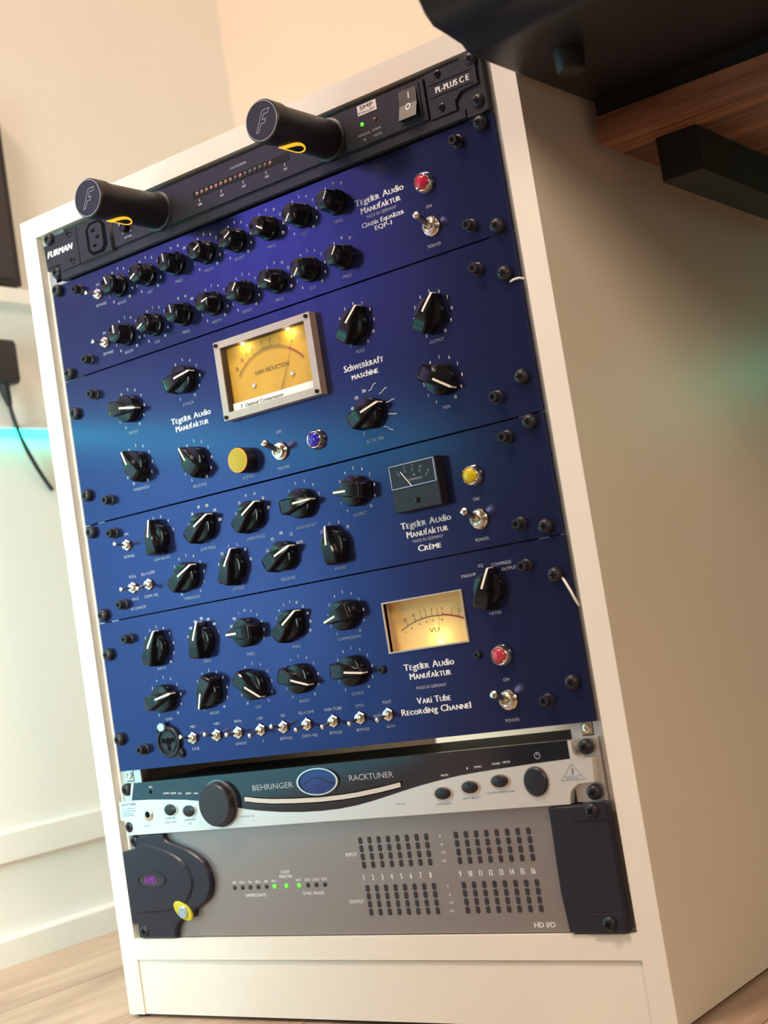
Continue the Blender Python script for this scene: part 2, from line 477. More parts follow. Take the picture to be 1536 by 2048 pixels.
# pointer ("chicken head") knob
def lin(a, b, t): return a+(b-a)*t
def chick_mesh(mb):
    mb.lathe(0, 0, [(12.0, 0), (12.0, 6.2), (11.3, 7.4), (9.8, 7.9), (0, 7.9)], 30)
    # wing: section along the pointer axis s (towards tip = -v)
    sec = [(-15.0, 3.6, 12.2), (-14.2, 5.2, 12.9), (-11.5, 5.9, 13.4), (-6.5, 5.5, 13.9), (-1.5, 4.6, 14.2), (3.5, 3.9, 13.6), (9.0, 2.9, 12.2), (13.5, 1.9, 11.0), (15.2, 1.1, 10.5)]
    vs = []; fs = []
    for s, w, h in sec:
        fl = 1.28
        vs += [(-w*fl, -s*1.03, -0.4), (-w*1.05, -s, -h+1.0), (-w*0.86, -s*0.985, -h), (w*0.86, -s*0.985, -h), (w*1.05, -s, -h+1.0), (w*fl, -s*1.03, -0.4)]
    n = 6
    for i in range(len(sec)-1):
        for j in range(n):
            fs.append((i*n+j, i*n+(j+1) % n, (i+1)*n+(j+1) % n, (i+1)*n+j))
    fs.append(tuple(range(n))); fs.append(tuple((len(sec)-1)*n+j for j in range(n)))
    mb.add(vs, fs)
def chick_line(mb):
    w = 0.85
    top = [(0.3, 14.13), (3.5, 13.66), (9.0, 12.26), (13.5, 11.06), (15.2, 10.56)]
    vs = []; fs = []
    for s, h in top: vs += [(-w, -s, -h-0.12), (w, -s, -h-0.12)]
    vs += [(-w*0.7, -15.75, -9.6), (w*0.7, -15.75, -9.6), (-w*0.6, -15.95, -3.6), (w*0.6, -15.95, -3.6)]
    for i in range(len(top)+1): fs.append((2*i, 2*i+1, 2*i+3, 2*i+2))
    mb.add(vs, fs)
def pointer_knob(parent, u, v, ang):
    o = place('pointer_knob', shared('pointer_knob', chick_mesh, 'black_gloss', 32), parent, u, v, -0.2, ang)
    sub('pointer_line', shared('pointer_line', chick_line, 'pointer_white', None), o)
    return o
# fluted octagonal knob
def flute_mesh(mb):
    mb.lathe(0, 0, [(10.2, 0), (10.2, 2.2), (9.6, 3.4), (8.6, 3.8)], 32)
    lv = [(9.3, 3.4, 0.90), (8.8, 8.0, 0.88), (8.3, 14.6, 0.90), (7.6, 15.7, 0.93), (7.2, 15.9, 0.95)]
    n = 32; vs = []; fs = []
    for r, h, fk in lv:
        for j in range(n):
            a = 2*math.pi*j/n
            q = j % 4
            rr = r*(1.0 if q == 0 else (fk if q == 2 else (1+fk)/2*0.975))
            vs.append((math.sin(a)*rr, -math.cos(a)*rr, -h))
    for i in range(len(lv)-1):
        for j in range(n):
            fs.append((i*n+j, i*n+(j+1) % n, (i+1)*n+(j+1) % n, (i+1)*n+j))
    fs.append(tuple((len(lv)-1)*n+j for j in range(n)))
    mb.add(vs, fs)
def flute_line(mb): mb.box(-0.6, 0.6, -7.2, -0.3, -16.05, -15.85)
def fluted_knob(parent, u, v, ang):
    o = place('fluted_knob', shared('fluted_knob', flute_mesh, 'black_gloss', 35), parent, u, v, -0.1, ang)
    sub('pointer_line', shared('flute_line', flute_line, 'pointer_white', None), o)
    return o
# small toggle switch
def nut_mesh(mb):
    mb.lathe(0, 0, [(5.2, 0), (5.2, 1.7), (4.6, 2.2), (3.2, 2.3), (3.2, 3.6), (2.2, 3.7), (1.9, 2.9), (0, 2.8)], 6, 0, start=math.pi/6)
    mb.lathe(0, 0, [(3.3, 2.0), (3.3, 4.4), (2.6, 4.7), (0, 4.7)], 16)
def small_toggle(parent, u, v, tilt):
    """tilt: -1 lever up, 0 centre, 1 down"""
    o = place('toggle_switch', shared('hex_nut', nut_mesh, 'nickel', 25), parent, u, v, 0, random.uniform(-12, 12))
    o.rotation_euler = (0, 0, 0)
    t = tilt*2.9
    lv = obj('lever', MB().tube([(u, v, -3.5), (u-0.3, v+t*0.5, -8.5), (u-0.6, v+t*0.95, -13.6)], [1.15, 1.3, 1.45], 10), 'nickel', o)
    obj('lever_tip', MB().tube([(u-0.6, v+t*0.93, -13.3), (u-0.65, v+t*0.99, -14.2), (u-0.7, v+t*1.05, -15.3), (u-0.72, v+t*1.08, -15.9)], [1.5, 2.0, 1.9, 0.9], 12), 'nickel', o)
    return o
def big_collar(mb):
    mb.lathe(0, 0, [(7.6, 0), (7.6, 1.6), (6.9, 2.4), (6.0, 2.5), (6.0, 4.6), (5.4, 5.0), (4.2, 5.0), (3.7, 3.4), (0, 3.2)], 30)
def power_toggle(parent, u, v):
    o = place('power_toggle', shared('toggle_collar', big_collar, 'nickel', 30), parent, u, v)
    obj('lever', MB().tube([(u, v, -2.8), (u-0.2, v-3.0, -10), (u-0.4, v-5.6, -16.5)], [2.2, 2.3, 2.7], 14), 'nickel', o)
    obj('lever_tip', MB().tube([(u-0.4, v-5.4, -16.2), (u-0.45, v-6.2, -18.2), (u-0.5, v-6.8, -19.6), (u-0.5, v-7.1, -20.3)], [2.75, 3.3, 2.7, 1.2], 14), 'nickel', o)
    return o
def jewel_ring(mb):
    mb.lathe(0, 0, [(8.2, 0), (8.2, 1.4), (7.6, 2.2), (7.2, 4.6), (6.6, 5.2), (5.9, 5.0), (5.7, 3.0), (0, 2.9)], 30)
    for k in range(4):
        a = math.pi/4+k*math.pi/2
        mb.tube([(math.cos(a)*6.3, math.sin(a)*6.3, -5.0), (math.cos(a)*5.6, math.sin(a)*5.6, -6.3)], [0.9, 0.7], 6)
def gem_mesh(mb): mb.lathe(0, 0, [(5.8, 3.0), (5.8, 4.8), (5.2, 6.0), (3.4, 7.0), (0, 7.4)], 24)
def jewel(parent, u, v, material, name):
    o = place('indicator_lamp', shared('jewel_ring', jewel_ring, 'nickel', 40), parent, u, v)
    g = sub('jewel_lens', shared('jewel_'+material, gem_mesh, material, 50), o)
    g['label'] = name
    return o
def scale_ring(parent, u, v, r, items, cap=2.5, material='print_white'):
    """items: list of (text, angle)"""
    mb = MB()
    for t, a in items:
        th = math.radians(a)
        mb.text(t, u+math.sin(th)*r, v-math.cos(th)*r, cap, bold=0.012, sx=0.72)
    return obj('scale_numbers', mb, material, parent, smooth=None)
def caption(parent, t, u, v, cap=2.4, width=None, material='print_dim', **k):
    return obj('lettering', MB().text(t, u, v, cap, width=width, **k), material, parent, smooth=None)
def captions(parent, items, cap=2.4, material='print_dim', bold=0.0):
    for t, u, v in items:
        if t: obj('lettering', MB().text(t, u, v, cap, sx=0.68, bold=bold), material, parent, smooth=None)
def std(step, lo=0, hi=10, flip=False):
    out = []
    for n in range(0, 11):
        out.append((str(10-n if flip else n), (n-5)*step))
    return out
U1 = 44.45
def faceplate(parent, v0, v1, material='navy_panel', hole=None, z0=0.0, z1=3.0, u0=0.0, u1=482.6):
    a, b = v0+0.4, v1-0.4
    c = 0.5
    if hole is None:
        mb = MB().prism([(u0, a), (u1, a), (u1, b), (u0, b)], z0, z1, chamfer=c)
    else:
        h0, h1, k0, k1 = hole
        mb = MB()
        mb.box(u0, h0, a, b, z0, z1); mb.box(h1, u1, a, b, z0, z1)
        mb.box(h0, h1, a, k0, z0, z1); mb.box(h0, h1, k1, b, z0, z1)
    return obj('faceplate', mb, material, parent, smooth=None)
def chassis(parent, v0, v1, depth=300, material='chassis'):
    return obj('chassis', MB().box(24, 458.6, v0+2, v1-2, 3.0, depth), material, parent, smooth=None)
def display(parent, t, u, v, cap, width, bold=0.03):
    return obj('lettering', MB().brandtext(t, u, v, cap, width, bold=bold), 'print_white', parent, smooth=None)
def brand(parent, u, v, w1=46.5, w2=38.0):
    display(parent, 'Tegeler Audio', u, v, 5.0, w1)
    display(parent, 'Manufaktur', u, v+7.3, 5.0, w2)

# ================================================================== 1  POWER CONDITIONER (1U)
pc = thing('power_conditioner', 'black rack power conditioner with two protruding lamp tubes at the top of the cabinet', 'power conditioner', 241, 44.45)
fp = obj('faceplate', MB().prism([(0, 6.4), (3.2, 6.4), (15, 6.4), (15, 0.4), (467, 0.4), (467, 0.6), (482, 0.6), (482, 42.6), (476, 43.6), (18, 43.6), (18, 33), (5, 30), (0.6, 30)], -3.0, 3.0), 'black_face', pc, smooth=None)
chassis(pc, 0, 44, 280, 'black_matte')
# raised centre panel and lower rib
obj('centre_panel', MB().prism([(92, 2.5), (432, 2.5), (432, 34.0), (92, 34.0)], -5.0, -2.9, chamfer=0.8), 'black_face', pc, smooth=None)
obj('lower_rib', MB().box(19, 463, 36.6, 42.8, -4.2, -2.9), 'black_face', pc, smooth=None)
obj('end_cap', MB().prism([(433.5, 0.2), (478, 0.2), (478, 22), (463, 23), (457, 28), (457, 35.4), (433.5, 35.4)], -5.0, -2.9, chamfer=0.6), 'black_face', pc, smooth=None)
obj('end_cap', MB().prism([(4, 8), (20, 8), (46, 0.6), (46, 35.4), (22, 35.4), (20, 28.5), (4, 28.0)], -4.6, -2.9, chamfer=0.6), 'black_face', pc, smooth=None)
obj('groove', MB().box(436, 474, 10.0, 10.6, -5.15, -4.9).box(436, 474, 19.6, 20.2, -5.15, -4.9), 'dark_void', pc, smooth=None)
caption(pc, 'FURMAN', 22.4, 16.4, 5.6, 34.0, 'print_white', z=-4.75, shear=0.25, bold=0.045)
caption(pc, 'PL-PLUS C E', 456.5, 15.1, 4.4, 29.5, 'print_white', z=-5.15, bold=0.04)
# socket outlet block
blk = obj('outlet_block', MB().prism([(47, 1.0), (92, 1.0), (92, 37.5), (47, 37.5)], -7.0, -2.9, chamfer=3.2), 'black_face', pc, smooth=None)
def octo(cx, cy, w, h, c): return [(cx-w+c, cy-h), (cx+w-c, cy-h), (cx+w, cy-h+c), (cx+w, cy+h-c), (cx+w-c, cy+h), (cx-w+c, cy+h), (cx-w, cy+h-c), (cx-w, cy-h+c)]
so = obj('outlet_socket', MB().prism(octo(73, 19.2, 12.2, 14.6, 5.2), -7.5, -6.9), 'dark_void', blk, smooth=None)
ins = obj('outlet_insert', MB().prism(octo(73, 19.2, 8.6, 12.4, 3.6), -8.2, -7.4, chamfer=0.4), 'black_face', blk, smooth=None)
for (du, dv) in ((-2.0, -6.8), (2.4, 0.2), (-2.0, 7.0)):
    obj('pin_slot', MB().box(73+du-2.2, 73+du+2.2, 19.2+dv-1.2, 19.2+dv+1.2, -8.35, -8.1), 'dark_void', blk, smooth=None)
def small_screw_mesh(mb):
    mb.lathe(0, 0, [(3.2, 0), (3.2, 0.5), (2.6, 0.9), (1.4, 0.9), (1.2, 0.3), (0, 0.3)], 16)
ssm = shared('small_screw', small_screw_mesh, 'black_gloss', 40)
for (u, v, z) in ((36, 4.8, -4.6), (36.4, 30.0, -4.6), (445.0, 3.8, -5.0), (444.2, 29.2, -5.0)):
    place('small_screw', ssm, pc, u, v, z)
# pull-out lamp tubes
def lamp_tube(u, v):
    L = 84.0
    t = obj('lamp_tube', MB().lathe(u, v, [(17.2, 3.0), (17.2, 5.6), (16.0, 6.4), (15.0, 6.6), (15.0, L-16), (15.0, L-15.6), (16.2, L-14.4), (16.2, L-1.2), (15.2, L), (0, L)], 48), 'black_satin', pc, smooth=30)
    obj('end_ring', MB().ring(u, v, 14.6, 15.1, -L-0.15, -L+0.2, 48), 'print_dim', t)
    # outlined italic letter on the cap
    Fp = [(-4.2, 8.6), (-1.6, 8.6), (0.1, 2.6), (4.4, 2.6), (5.2, -0.4), (1.0, -0.4), (2.0, -4.4), (7.2, -4.4), (8.0, -7.6), (0.2, -7.6), (-0.6, -7.0)]
    pts = [(u+a*0.82-b*0.32, v+b*0.92) for a, b in Fp]
    obj('cap_letter', MB().line(pts+[pts[0]], 0.42, z=-L-0.12), 'print_dim', t, smooth=None)
    # lamp opening on the underside: dark oval with a glowing rim
    mbd = MB(); mbg = MB()
    N = 28
    def surf(a, b, rr):
        th = math.radians(96)+a/15.0      # angle around the tube, 90 deg = straight down
        return (u+math.cos(th)*rr, v+math.sin(th)*rr, -(50+b))
    ring_i = [surf(math.cos(2*math.pi*k/N)*7.4, math.sin(2*math.pi*k/N)*8.6-2.2, 15.12) for k in range(N)]
    mbd.add([surf(0, 0, 15.05)]+ring_i, [(0, 1+k, 1+(k+1) % N) for k in range(N)])
    obj('lamp_opening', mbd, 'dark_void', t, smooth=None)
    vs = []; fs = []
    for k in range(N):
        c, s_ = math.cos(2*math.pi*k/N), math.sin(2*math.pi*k/N)
        vs += [surf(c*7.2, s_*8.4-2.2, 15.2), surf(c*9.2, s_*11.6, 15.2), surf(c*9.2, s_*11.6, 15.9), surf(c*7.2, s_*8.4-2.2, 15.9)]
    for k in range(N):
        for i in range(4):
            fs.append((k*4+i, ((k+1) % N)*4+i, ((k+1) % N)*4+(i+1) % 4, k*4+(i+1) % 4))
    mbg.add(vs, fs)
    obj('lamp_shade', mbg, 'lamp_glow', t, label='glowing yellow lamp opening')
lamp_tube(147.3, 18.0); lamp_tube(337.3, 18.0)
# dimmer knob
dk = obj('dimmer_knob', MB().lathe(108.5, 21.0, [(4.2, 2.9), (4.2, 8), (3.6, 10), (0, 10.2)], 20), 'black_gloss', pc)
obj('pointer_line', MB().box(106.2, 106.9, 16.4, 19.6, -11.2, -10.0), 'print_white', dk, smooth=None)
obj('dimmer_marks', MB().lathe(103.6, 24.5, [(0.5, 5.05), (0.5, 5.2), (0, 5.2)], 8).lathe(113.6, 24.8, [(0.6, 5.05), (0.6, 5.2), (0, 5.2)], 8), 'print_white', pc)
caption(pc, 'DIMMER', 109.5, 29.0, 1.7, 9, 'print_white', z=-5.15)
# voltage meter led row
obj('meter_slot', MB().prism([(190.5, 14.6), (297, 14.6), (297, 20.6), (190.5, 20.6)], -5.25, -4.9), 'black_matte', pc, smooth=None)
def dot_mesh(mb): mb.lathe(0, 0, [(1.6, 0), (1.6, 0.5), (1.0, 1.0), (0, 1.2)], 12)
for k in range(16):
    mm = 'led_rose' if k < 8 else ('led_smoke' if k < 14 else 'led_red_dim')
    if k in (9, 15): mm = 'led_rose'
    place('meter_led', shared('dot_'+mm, dot_mesh, mm), pc, 196.0+k*5.45, 17.4, -5.2)
for t, u in (('180', 197.0), ('200', 222.0), ('220', 246.6), ('240', 271.8), ('260', 291.6)):
    obj('tick', MB().box(u-0.25, u+0.25, 22.2, 24.6, -5.15, -4.95), 'print_white', pc, smooth=None)
    caption(pc, t, u+0.2, 26.8, 1.9, 4.2, 'print_white', z=-5.15)
caption(pc, 'VOLTAGE METER', 244.0, 8.4, 1.7, 18, 'print_dim', z=-5.15, bold=0.03)
bd = obj('badge', MB().prism([(369.5, 2.4), (388, 2.4), (388, 10.6), (369.5, 10.6)], -5.6, -4.9, chamfer=0.3), 'print_white', pc, smooth=None)
obj('badge_lettering', MB().text('SMP', 378.6, 4.9, 3.0, 12.5, z=-5.75, bold=0.02).text('EVS+LIFT', 378.6, 8.7, 1.8, 15.5, z=-5.75), 'print_dark', bd, smooth=None)
place('status_led', shared('dot_led_green', dot_mesh, 'led_green'), pc, 372.0, 17.4, -5.0)
place('status_led', shared('dot_led_red_dim', dot_mesh, 'led_red_dim'), pc, 384.4, 17.4, -5.0)
captions_z = [('PROTECTION', 372.3, 25.4, 11), ('OK', 372.3, 29.4, 3), ('EXTREME', 384.6, 25.0, 8), ('VOLTAGE', 384.6, 29.4, 8)]
for t, u, v, w in captions_z: caption(pc, t, u, v, 1.7, w, 'print_dim', z=-5.15)
rk = obj('rocker_frame', MB().prism([(407, 3.6), (428, 3.6), (428, 31.0), (407, 31.0)], -5.8, -4.9, chamfer=0.4), 'black_satin', pc, smooth=None)
rs = obj('rocker_switch', MB().add([(409.5, 5.6, -6.0), (425.5, 5.6, -6.0), (425.5, 17.4, -7.6), (409.5, 17.4, -7.6), (409.5, 29, -11.5), (425.5, 29, -11.5), (409.5, 29.4, -5.5), (425.5, 29.4, -5.5), (409.5, 5.5, -5.5), (425.5, 5.5, -5.5)],
    [(0, 1, 2, 3), (3, 2, 5, 4), (4, 5, 7, 6), (8, 9, 1, 0), (8, 0, 3, 4, 6), (9, 7, 5, 2, 1)]), 'gloss_black_plastic', rk, smooth=None)
obj('rocker_marks', MB().add([(418.1, 8.2, -6.55), (419.0, 8.2, -6.55), (419.0, 13.2, -7.25), (418.1, 13.2, -7.25)], [(0, 1, 2, 3)]).add(
    [(417.9+math.cos(a)*r, 19.8+math.sin(a)*r*1.15, -8.75-math.sin(a)*r*0.34) for r in (2.4, 1.5) for a in [2*math.pi*k/20 for k in range(20)]],
    [(k, (k+1) % 20, 20+(k+1) % 20, 20+k) for k in range(20)]), 'print_white', rk, smooth=None)
for (u, v) in ((9.0, 2.0), (12.5, 34.3), (474.5, 2.5), (474.6, 34.0)): rack_screw(pc, u, v, 0.0 if v > 20 else -1.0)

# ================================================================== 2  EQUALIZER (2U)
eq = thing('stereo_equalizer', 'dark blue rack equalizer with two rows of small fluted black knobs', 'equalizer', 241, 133)
faceplate(eq, 1*U1, 3*U1); chassis(eq, 1*U1, 3*U1)
for (u, v) in ((9.2, 49.9), (472.6, 49.9), (9.6, 127.6), (472.2, 127.2)): rack_screw(eq, u, v)
for (u, v) in ((36.2, 56.4), (450.3, 56.2), (36.2, 120.8), (450.0, 120.6)): hexbolt(eq, u, v)
EQN = ['BOOST', 'CUT', 'FREQ', 'WIDTH', 'BOOST', 'FREQ', 'CUT', 'FREQ']
A1 = [-19, -119, -2, 66, 61, 124, -140, 32]
A2 = [0, -116, -5, 76, 40, 120, -140, 34]
F1 = [('20', -46), ('30', -15), ('60', 17), ('100', 46)]
F2 = [('3', -90), ('4', -60), ('5', -30), ('8', 0), ('10', 31), ('12', 60), ('16', 90), ('20', 118)]
F3 = [('5', -30), ('10', 1), ('20', 31)]
for row, (v, AA) in enumerate(((66.3, A1), (110.6, A2))):
    for i, nm in enumerate(EQN):
        u = 86.3+35.1*i
        fluted_knob(eq, u, v, AA[i])
        it = {2: F1, 5: F2, 7: F3}.get(i, std(28))
        scale_ring(eq, u, v, 15.7, it, 2.4)
        caption(eq, nm, u, v+14.9, 2.4, 2.15*len(nm))
    small_toggle(eq, 58.9, v+0.1, 0.0)
    caption(eq, 'BYPASS', 60.4, v+9.9, 2.4, 12.5)
    caption(eq, 'IN', 58.9, v-8.6, 2.2, 3.6)
brand(eq, 373.4, 73.2)
caption(eq, 'MADE IN GERMANY', 373.4, 86.4, 2.5, 29)
display(eq, 'Classic Equalizer', 373.4, 91.9, 3.7, 40.5)
caption(eq, 'EQP-1', 373.0, 96.8, 3.5, 16, 'print_white', bold=0.03)
jewel(eq, 416.3, 77.2, 'ruby', 'red faceted lens')
power_toggle(eq, 416.2, 110.8)
caption(eq, 'ON', 416.3, 95.2, 2.5, 5.2); caption(eq, 'POWER', 416, 125.0, 2.5, 12)

# ================================================================== 3  OPTICAL COMPRESSOR (3U)
oc = thing('optical_compressor', 'dark blue rack compressor with a large framed amber gain meter', 'compressor', 241, 266.7)
faceplate(oc, 3*U1, 6*U1); chassis(oc, 3*U1, 6*U1)
for (u, v) in ((9.6, 164.6), (471.8, 162.6), (9.8, 240.0), (471.6, 239.0)): rack_screw(oc, u, v)
for (u, v) in ((36.6, 152.9), (449.2, 153.1), (36.6, 249.0), (448.2, 248.8)): hexbolt(oc, u, v)
for (u, v, a, nm, it) in ((146.6, 165.1, 75, 'ATTACK', std(30)), (77.4, 175.2, 99, 'RATIO', std(30)), (77.2, 225.3, -32, 'THRESHOLD', std(30, flip=True)), (146.2, 235.5, -35, 'RELEASE', std(30)),
        (333.2, 165.2, 37, 'MODE', [(str(k), (k-6)*30) for k in range(1, 12)]), (404.4, 174.8, 33, 'OUTPUT', std(30)), (403.8, 225.2, 125, 'MIX', std(30))):
    pointer_knob(oc, u, v, a)
    scale_ring(oc, u, v, 17.4, it, 2.6)
    caption(oc, nm, u-0.3, v+20.7, 2.4, 2.2*len(nm))
pointer_knob(oc, 333.8, 235.5, 69)
mb = MB()
for t, a, r in (('0', -146, 17.0), ('60', -66, 18.5), ('120', -38, 18.8), ('300', -11, 18.8)):
    th = math.radians(a); mb.text(t, 333.8+math.sin(th)*r, 235.5-math.cos(th)*r, 2.6, bold=0.012, sx=0.72)
obj('scale_numbers', mb, 'print_white', oc, smooth=None)
mb = MB()
for k, a in enumerate((14, 44, 74, 104, 136)):
    th = math.radians(a); r = 20.4; cu, cv = 333.8+math.sin(th)*r, 235.5-math.cos(th)*r
    sl = (-0.5, -0.34, -0.12, 0.14, 0.42)[k]
    pts = []
    for j in range(9):
        t = j/8*2-1
        pts.append((cu+t*4.0, cv+sl*4.6*math.tanh(2.2*t)*1.0+(0.0 if k != 3 else -0.2)))
    mb.line(pts, 0.55)
obj('filter_marks', mb, 'print_white', oc, smooth=None)
caption(oc, 'SC FILTER', 333.8, 256.4, 2.4, 17)
brand(oc, 146.8, 197.2)
display(oc, 'Schwerkraft', 333.9, 196.4, 5.2, 38.5)
display(oc, 'maschine', 333.8, 203.9, 4.8, 25.7)
obj('loose_wire', MB().tube([(475.0, 169.6, -1.2), (479.0, 169.2, -2.4), (483.4, 169.3, -2.4), (485.4, 170.0, 0.5)], 0.8, 8), 'pointer_white', oc, label='thin white wire end')
# bypass push button
bt = obj('push_button', MB().lathe(201.4, 246.1, [(10.6, 0), (10.6, 10.2), (10.2, 11.0), (9.9, 11.2)], 36), 'black_satin', oc)
obj('button_rim', MB().ring(201.4, 246.1, 9.3, 10.25, -11.6, -10.9, 36), 'orange_rim', bt)
obj('button_lens', MB().lathe(201.4, 246.1, [(9.4, 10.9), (9.2, 11.6), (6, 12.1), (0, 12.3)], 36), 'topaz_button', bt, label='yellow push button lens')
caption(oc, 'BYPASS', 200.8, 259.8, 2.4, 12.5)
power_toggle(oc, 238.9, 246.0); caption(oc, 'ON', 239.7, 230.2, 2.4, 5.2); caption(oc, 'POWER', 239.6, 259.6, 2.4, 12)
jewel(oc, 277.8, 244.6, 'sapphire', 'deep blue faceted lens')
# framed gain meter
gm = thing_part = obj('meter_frame', MB().box(190.6, 197.0, 145.0, 211.2, -8, 0).box(288.4, 295.0, 145.0, 211.2, -8, 0).box(197.0, 288.4, 145.0, 150.8, -8, 0).box(197.0, 288.4, 205.0, 211.2, -8, 0), 'meter_frame', oc, smooth=None)
obj('meter_dial', MB().box(197.0, 288.4, 150.8, 205.0, -0.9, -0.4), 'amber_dial', gm, smooth=None)
for q in ((197.0, 197.7, 150.8, 205.0), (287.7, 288.4, 150.8, 205.0), (197.7, 287.7, 150.8, 151.4)):
    obj('inner_shade', MB().box(*q, -7.0, -0.9), 'shade_brown', gm, smooth=None)  # dark strips paint the shade on the frame's inner faces
obj('meter_label', MB().box(198.5, 286.0, 198.2, 204.9, -3.2, -2.6), 'paper_white', gm, smooth=None)
obj('meter_lettering', MB().text('7  Optical Compressor', 230, 201.9, 3.0, 47, z=-3.35, bold=0.02), 'print_dark', gm, smooth=None)
GC, GV, GR = 243.0, 206.5, 46.2
mb = MB(); mbr = MB()
pts = [(GC+math.sin(math.radians(a))*GR, GV-math.cos(math.radians(a))*GR) for a in range(-50, 51, 4)]
mb.line(pts, 0.35, z=-1.05)
mb.line([(GC+(q[0]-GC)*0.975, GV+(q[1]-GV)*0.975) for q in pts], 0.25, z=-1.05)
for a in [-50+k*2.0 for k in range(51)]:
    s_, c_ = math.sin(math.radians(a)), math.cos(math.radians(a)); mb.line([(GC+s_*43.2, GV-c_*43.2), (GC+s_*44.9, GV-c_*44.9)], 0.22, z=-1.05)
for t, a in (('20', -45), ('10', -35), ('7', -28), ('5', -20), ('3', -7), ('2', 3), ('1', 15.2), ('0', 29.4)):
    s_, c_ = math.sin(math.radians(a)), math.cos(math.radians(a))
    mb.line([(GC+s_*GR, GV-c_*GR), (GC+s_*48.4, GV-c_*48.4)], 0.3, z=-1.05)
    mb.text(t, GC+s_*51.3, GV-c_*51.3, 3.1, z=-1.05, sx=0.75)
mb.text('GAIN REDUCTION', 243.3, 178.2, 3.4, 36.5, z=-1.05)
obj('meter_scale', mb, 'print_dark', gm, smooth=None)
mbr.line([(GC+math.sin(math.radians(a))*45.8, GV-math.cos(math.radians(a))*45.8) for a in range(26, 51, 4)], 1.0, z=-1.1)
obj('meter_red_zone', mbr, 'print_red', gm, smooth=None)
obj('meter_needle', MB().add([(266.2, 168.0, -2.0), (266.5, 168.1, -2.0), (248.6, 203.0, -2.0), (248.0, 202.7, -2.0)], [(0, 1, 2, 3)]), 'print_dark', gm, smooth=None)
for (u, v) in ((222.8, 187.7), (264.3, 187.4)):
    obj('dial_screw', MB().lathe(u, v, [(2.0, 0.9), (2.0, 1.6), (1.4, 2.2), (0, 2.3)], 14), 'nickel', gm)
for (u, v) in ((193.6, 147.9), (291.4, 147.9), (291.2, 208.6), (193.6, 208.6)):
    sc_ = obj('frame_screw', MB().lathe(u, v, [(1.7, 8.0), (1.7, 9.2), (1.2, 9.6), (0.8, 9.6), (0.7, 9.0), (0, 9.0)], 14), 'black_gloss', gm)
for (u) in (219.0, 268.0):
    bl = obj('meter_bulb', MB().lathe(u, 152.0, [(0.0, 2.0), (1.2, 2.6), (1.5, 3.6), (1.2, 4.6), (0, 5.2)], 12), 'bulb', gm)
    pl = bpy.data.lights.new('meter_bulb_light', 'POINT'); pl.energy = 0.008; pl.color = (1.0, 0.72, 0.30); pl.shadow_soft_size = 0.002
    po = bpy.data.objects.new('meter_bulb_light', pl); COL.objects.link(po); po.parent = gm; po.location = W(u, 154.5, -5.5)-WL[gm.name]

# ================================================================== 4  EQ COMPRESSOR (2U)
cr = thing('bus_compressor', 'dark blue rack unit with nine pointer knobs and a small black square meter', 'compressor', 241, 355.6)
faceplate(cr, 6*U1, 8*U1); chassis(cr, 6*U1, 8*U1)
for (u, v) in ((8.6, 273.4), (471.8, 272.0), (9.0, 348.8), (470.6, 347.8)): rack_screw(cr, u, v)
for (u, v) in ((36.0, 279.0), (450.4, 278.8), (35.4, 342.9), (450.0, 342.6)): hexbolt(cr, u, v)
def pos(names, a0, step=30): return [(t, a0+i*step) for i, t in enumerate(names)]
for (u, v, a, nm, it) in (
        (90.0, 291.8, 0, 'LOW BOOST', pos(['0', '1', '2', '3', '4', '5'], -74)),
        (144.6, 291.8, 56, 'LOW FREQ', pos(['20', '30', '60', '100', '140', '200'], -75, 31)),
        (199.2, 291.8, 52, 'HIGH FREQ', pos(['10', '12', '16', '18', '20', '24'], -76, 31)),
        (253.7, 291.8, 86, 'HIGH BOOST', pos(['0', '1', '2', '3', '4', '5'], -76)),
        (308.3, 291.8, -85, 'OUTPUT', std(28)),
        (117.8, 330.0, 58, 'THRESHOLD', std(28.4, flip=True)),
        (172.0, 330.0, 24, 'ATTACK', pos(['0.1', '0.3', '1', '3', '10', '30'], -76, 31)),
        (226.8, 330.0, 65, 'RELEASE', pos(['0.1', '0.3', '0.8', '1.2', 'AUTO'], -68, 33)),
        (281.2, 330.0, -5, 'RATIO', pos(['1.5', '2', '4', '10'], -46, 31))):
    pointer_knob(cr, u, v, a)
    scale_ring(cr, u, v, 18.1 if nm != 'RELEASE' else 19.0, it, 2.5)
    caption(cr, nm, u-0.2, v+18.4, 2.4, 2.15*len(nm))
small_toggle(cr, 50.0, 292.0, -0.6)
small_toggle(cr, 50.1, 330.0, 0.15); small_toggle(cr, 70.0, 330.0, 0.9)
for t, u, v in (('IN', 50.4, 282.2), ('BYPASS', 50.1, 302.0), ('FULL', 50.4, 320.1), ('60HZ', 50.1, 340.0), ('EQ->COMP', 70.0, 320.2), ('COMP->EQ', 70.0, 340.0), ('SC LOWCUT', 52.5, 348.3)):
    caption(cr, t, u, v, 2.4, 2.1*len(t))
